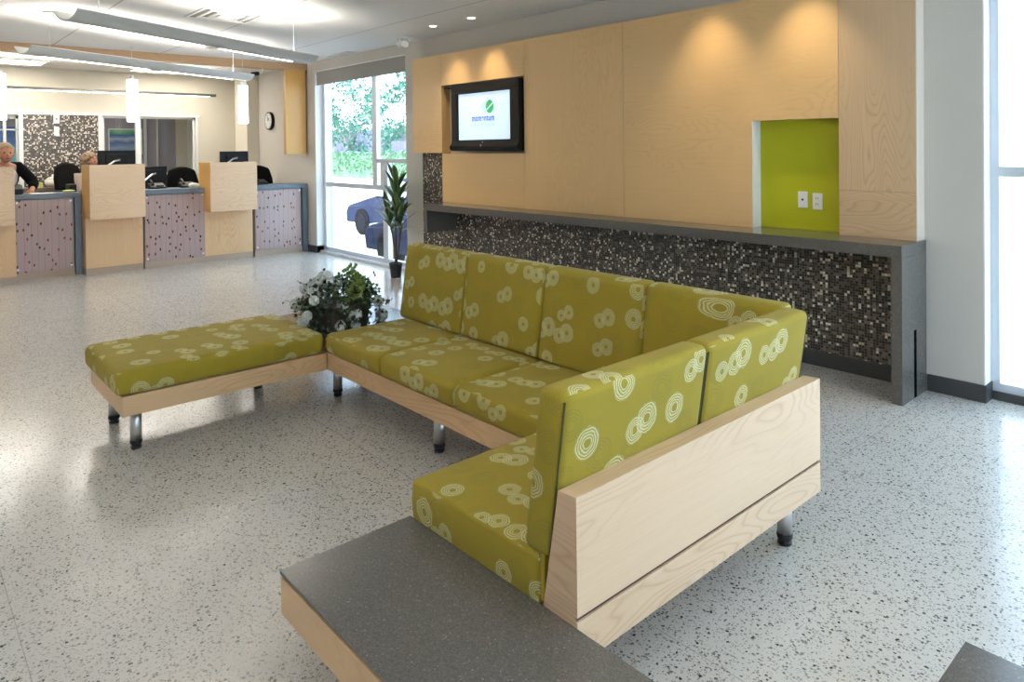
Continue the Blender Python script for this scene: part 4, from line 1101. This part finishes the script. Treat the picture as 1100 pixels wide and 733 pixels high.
# ------------------------------------------------------------------ outside
GZ = -.60
tag(link('foundation', B(-17, XR + .2, 4.9, 5.02, GZ, -.121), 'concrete'), kind='structure')
tag(link('pavement', B(-70, 40, 5.2, 80, GZ - .1, GZ), 'concrete'), kind='structure')
tag(link('pavement_side', B(XR + .2, 40, -40, 5.2, GZ - .1, GZ), 'concrete'), kind='structure')
tag(link('lawn', B(-70, 40, 31, 60, GZ, GZ + .03), 'grass'), 'strip of pale grass beyond the car park', 'lawn', kind='stuff')
def leafblob(name, c, rad, n, size, mat, parent=None):
    bm = bmesh.new()
    for k in range(n):
        d = rv(); rr = random.uniform(.55, 1) ** .5
        p = Vector((c[0] + d.x * rad[0] * rr, c[1] + d.y * rad[1] * rr, c[2] + d.z * rad[2] * rr))
        leafquad(bm, p, rv(), rv(), size * random.uniform(.7, 1.3), size * .35)
    return link(name, bm, mat, parent)
random.seed(5)
tl = ['pale green leafy tree seen in the left pane of the street window', 'pale green leafy tree seen in the middle of the street window', 'pale green leafy tree seen in the right pane of the street window', 'leafy tree far left outside', 'leafy tree beyond the right window', 'second leafy tree beyond the right window']
for i, (x, y, h_) in enumerate(((-41, 27.0, 8.0), (-49.0, 27.0, 8.5), (-33.0, 26.5, 8.0), (-57, 27, 8), (-6, 66, 8), (6, 68, 9))):
    t = thing('tree', (x, y, GZ), tl[i], 'tree', 'trees across the car park')
    bm = bmesh.new(); tube(bm, [(0, 0, 0), (.1, 0, h_ * .25), (-.1, .1, h_ * .5)], [.22, .17, .1], 10)
    for k in range(5):
        a = k * 1.3; tube(bm, [(0, 0, h_ * .25), (math.cos(a) * 1.0, math.sin(a) * 1.0, h_ * .5)], [.09, .04], 6)
    link('trunk', bm, 'bark', t)
    cr = bmesh.new()
    for k in range(22):
        d = rv(); cc_ = Vector((d.x * 2.4, d.y * 2.2, h_ * .58 + d.z * h_ * .33))
        for q in range(80):
            e = rv(); p = cc_ + e * random.uniform(.4, 1.0); leafquad(cr, p, rv(), rv(), .30, .11)
    link('crown', cr, 'canopyleaf', t)
hd = bmesh.new()
for k in range(5200):
    p = Vector((random.uniform(-46, -26), 19 + random.uniform(0, .9), .16 + random.uniform(.0, 1) ** .7 * 1.25)); leafquad(hd, p, rv(), rv(), .17, .06)
box(hd, -46, -26, 19.25, 19.7, .01, 1.2)
tag(link('hedge', hd, 'hedgeleaf'), 'long clipped hedge across the car park', 'hedge')
tag(link('planting_bed', B(-46.5, -25.5, 18.7, 20.3, GZ, .0), 'concrete'), 'pale raised kerb bed under the hedge', 'kerb')
fn_ = thing('picket_fence', (-40, 21.6, GZ), 'pale board fence behind the hedge', 'fence')
bm = bmesh.new()
for k in range(70): box(bm, 5.5 + k * .12, 5.5 + k * .12 + .10, 0, .03, .0, 2.6)
link('boards', bm, 'fence', fn_)
bm = bmesh.new(); box(bm, 5.5, 14, .03, .08, .5, .6); box(bm, 5.5, 14, .03, .08, 1.7, 1.8); link('rail', bm, 'fence', fn_)
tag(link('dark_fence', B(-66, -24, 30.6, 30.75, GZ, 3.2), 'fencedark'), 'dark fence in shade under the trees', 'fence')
tag(link('brick_pier', B(-13.1, -12.7, 6.3, 6.6, GZ, 3.4), 'brick'), 'pale brick pier just outside the street window', 'pier')

def car(base, rz, paint, label):
    o = thing('car', base, label, 'car', rz=rz)      # x forward, z up from the ground
    prof = [(2.15, .30), (2.2, .55), (2.1, .72), (1.2, .92), (.95, .98), (.35, 1.36), (-.2, 1.46), (-1.2, 1.44), (-1.75, 1.12), (-2.12, 1.02), (-2.2, .62), (-2.12, .30)]
    widths = [.72, .80, .82, .86, .80, .64, .62, .62, .70, .80, .82, .76]
    bm = bmesh.new(); Lr = []
    for s in (-1, 1):
        Lr.append([bm.verts.new((x, s * w_, z)) for (x, z), w_ in zip(prof, widths)])
    # belly side vertices for roundness
    mid = []
    for s in (-1, 1): mid.append([bm.verts.new((x * .99, s * .90, min(z, .80) * .9 + .02)) for (x, z) in prof])
    n = len(prof)
    for i in range(n - 1):
        bm.faces.new((Lr[0][i], Lr[0][i + 1], Lr[1][i + 1], Lr[1][i]))
    for s in (0, 1):
        for i in range(n - 1): 
            f = (Lr[s][i], Lr[s][i + 1], mid[s][i + 1], mid[s][i]); bm.faces.new(f if s else f[::-1])
    for s in (0, 1):
        low = mid[s]; bm.faces.new(low if s else low[::-1])
    bm.faces.new((Lr[0][0], Lr[1][0], Lr[1][-1], Lr[0][-1]))
    bmesh.ops.recalc_face_normals(bm, faces=bm.faces)
    body = link('body', bm, paint, o, smooth=False)
    m = body.modifiers.new('bev', 'BEVEL'); m.width = .06; m.segments = 3; m.limit_method = 'ANGLE'
    for s in (-1, 1):
        gb = bmesh.new(); pts = [(.80, 1.00), (.30, 1.33), (-.2, 1.41), (-1.15, 1.39), (-1.6, 1.12), (-1.5, 1.00)]
        vs = [gb.verts.new((x, s * ((.86 - (z - .95) * .52) + .012), z)) for x, z in pts]
        vs2 = [gb.verts.new((x, s * ((.86 - (z - .95) * .52) - .02), z)) for x, z in pts]
        gb.faces.new(vs); gb.faces.new(vs2[::-1])
        for i in range(len(vs)): gb.faces.new((vs[i], vs2[i], vs2[(i + 1) % 6], vs[(i + 1) % 6]))
        bmesh.ops.recalc_face_normals(gb, faces=gb.faces); link('side_window', gb, 'carglass', o)
        link('door_handle', B(-.35, -.2, s * .90 - .015, s * .90 + .015, .80, .83), 'chrome', o)
        link('headlight', B(2.02, 2.2, s * .62 - .16, s * .62 + .16, .60, .74, bev=.03), 'lamp_glass', o)
        link('tail_light', B(-2.21, -2.08, s * .68 - .10, s * .68 + .10, .72, .92, bev=.02), 'maroon', o)
    gb = bmesh.new(); prism(gb, [(.99, 1.0), (.40, 1.38), (.36, 1.36), (.93, .98)], 'y', -.60, .60); link('windscreen', gb, 'carglass', o)
    link('bumper', B(2.1, 2.24, -.7, .7, .30, .46, bev=.03), 'black', o)
    for x in (1.35, -1.35):
        for s in (-1, 1):
            bm = bmesh.new(); tube(bm, [(x, s * .72, .33), (x, s * .92, .33)], .33, 28); w = link('wheel', bm, 'tyre', o)
            bm = bmesh.new(); tube(bm, [(x, s * .90, .33), (x, s * .928, .33)], .20, 20); link('hubcap', bm, 'carrim', w)
    return o
car((-14.5, 9.95, GZ), PI + .02, 'carblack', 'dark navy car with bright headlight parked beyond the nearer car')
car((-9.7, 7.70, GZ), PI, 'carblue', 'dark blue car parked right outside the street window')

# ------------------------------------------------------------------ light
w = bpy.data.worlds.new('World'); sc.world = w; w.use_nodes = True
nt = w.node_tree; nt.nodes.clear()
bg = nt.nodes.new('ShaderNodeBackground'); wo = nt.nodes.new('ShaderNodeOutputWorld')
tc = nt.nodes.new('ShaderNodeTexCoord'); nz = nt.nodes.new('ShaderNodeTexNoise'); nz.inputs['Scale'].default_value = 2; nt.links.new(tc.outputs['Generated'], nz.inputs[0])
rp = nt.nodes.new('ShaderNodeValToRGB'); rp.color_ramp.elements[0].color = (.48, .73, 1, 1); rp.color_ramp.elements[1].color = (.68, .85, 1, 1)
nt.links.new(nz.outputs[0], rp.inputs[0]); nt.links.new(rp.outputs[0], bg.inputs[0]); bg.inputs[1].default_value = 5.4
nt.links.new(bg.outputs[0], wo.inputs[0])
S = bpy.data.lights.new('sun', 'SUN'); S.energy = 17; S.angle = .02; S.color = (1, .97, .92)
so = bpy.data.objects.new('sun', S); col.objects.link(so); so.rotation_euler = Vector((-.45, -.62, .95)).to_track_quat('Z', 'Y').to_euler()
def portal(x, y, z, sx, sy, rot):
    L = bpy.data.lights.new('daylight_portal', 'AREA'); L.shape = 'RECTANGLE'; L.size = sx; L.size_y = sy; L.cycles.is_portal = True
    o = bpy.data.objects.new('daylight_portal', L); col.objects.link(o); o.location = (x, y, z); o.rotation_euler = rot
portal(-8.69, 5.1, 1.36, 2.4, 2.7, (-PI / 2, 0, 0)); portal(.66, 5.1, 1.37, 3.8, 2.7, (-PI / 2, 0, 0)); portal(XR + .12, 1.85, 1.37, 4.9, 2.7, (PI / 2, 0, PI / 2))

# ------------------------------------------------------------------ camera
f, cy, yaw, pit, roll = 760.37901, 167.01273, -.84299, -.01069, -.01121
fw = Vector((math.sin(yaw) * math.cos(pit), math.cos(yaw) * math.cos(pit), math.sin(pit)))
r0 = Vector((math.cos(yaw), -math.sin(yaw), 0)); u0 = r0.cross(fw)
r1 = math.cos(roll) * r0 + math.sin(roll) * u0; u1 = -math.sin(roll) * r0 + math.cos(roll) * u0
cam = bpy.data.cameras.new('camera'); co = bpy.data.objects.new('camera', cam); col.objects.link(co)
cam.sensor_width = 36; cam.lens = f / 1100 * 36; cam.shift_y = (cy - 366.5) / 1100; cam.clip_start = .05; cam.clip_end = 300
mt = Matrix((r1, u1, -fw)).transposed().to_4x4(); mt.translation = Vector((0, 0, 1.55)); co.matrix_world = mt
sc.camera = co
sc.view_settings.view_transform = 'Standard'; sc.view_settings.look = 'None'; sc.view_settings.exposure = 0.0; sc.view_settings.gamma = 1
sc.view_settings.use_curve_mapping = False
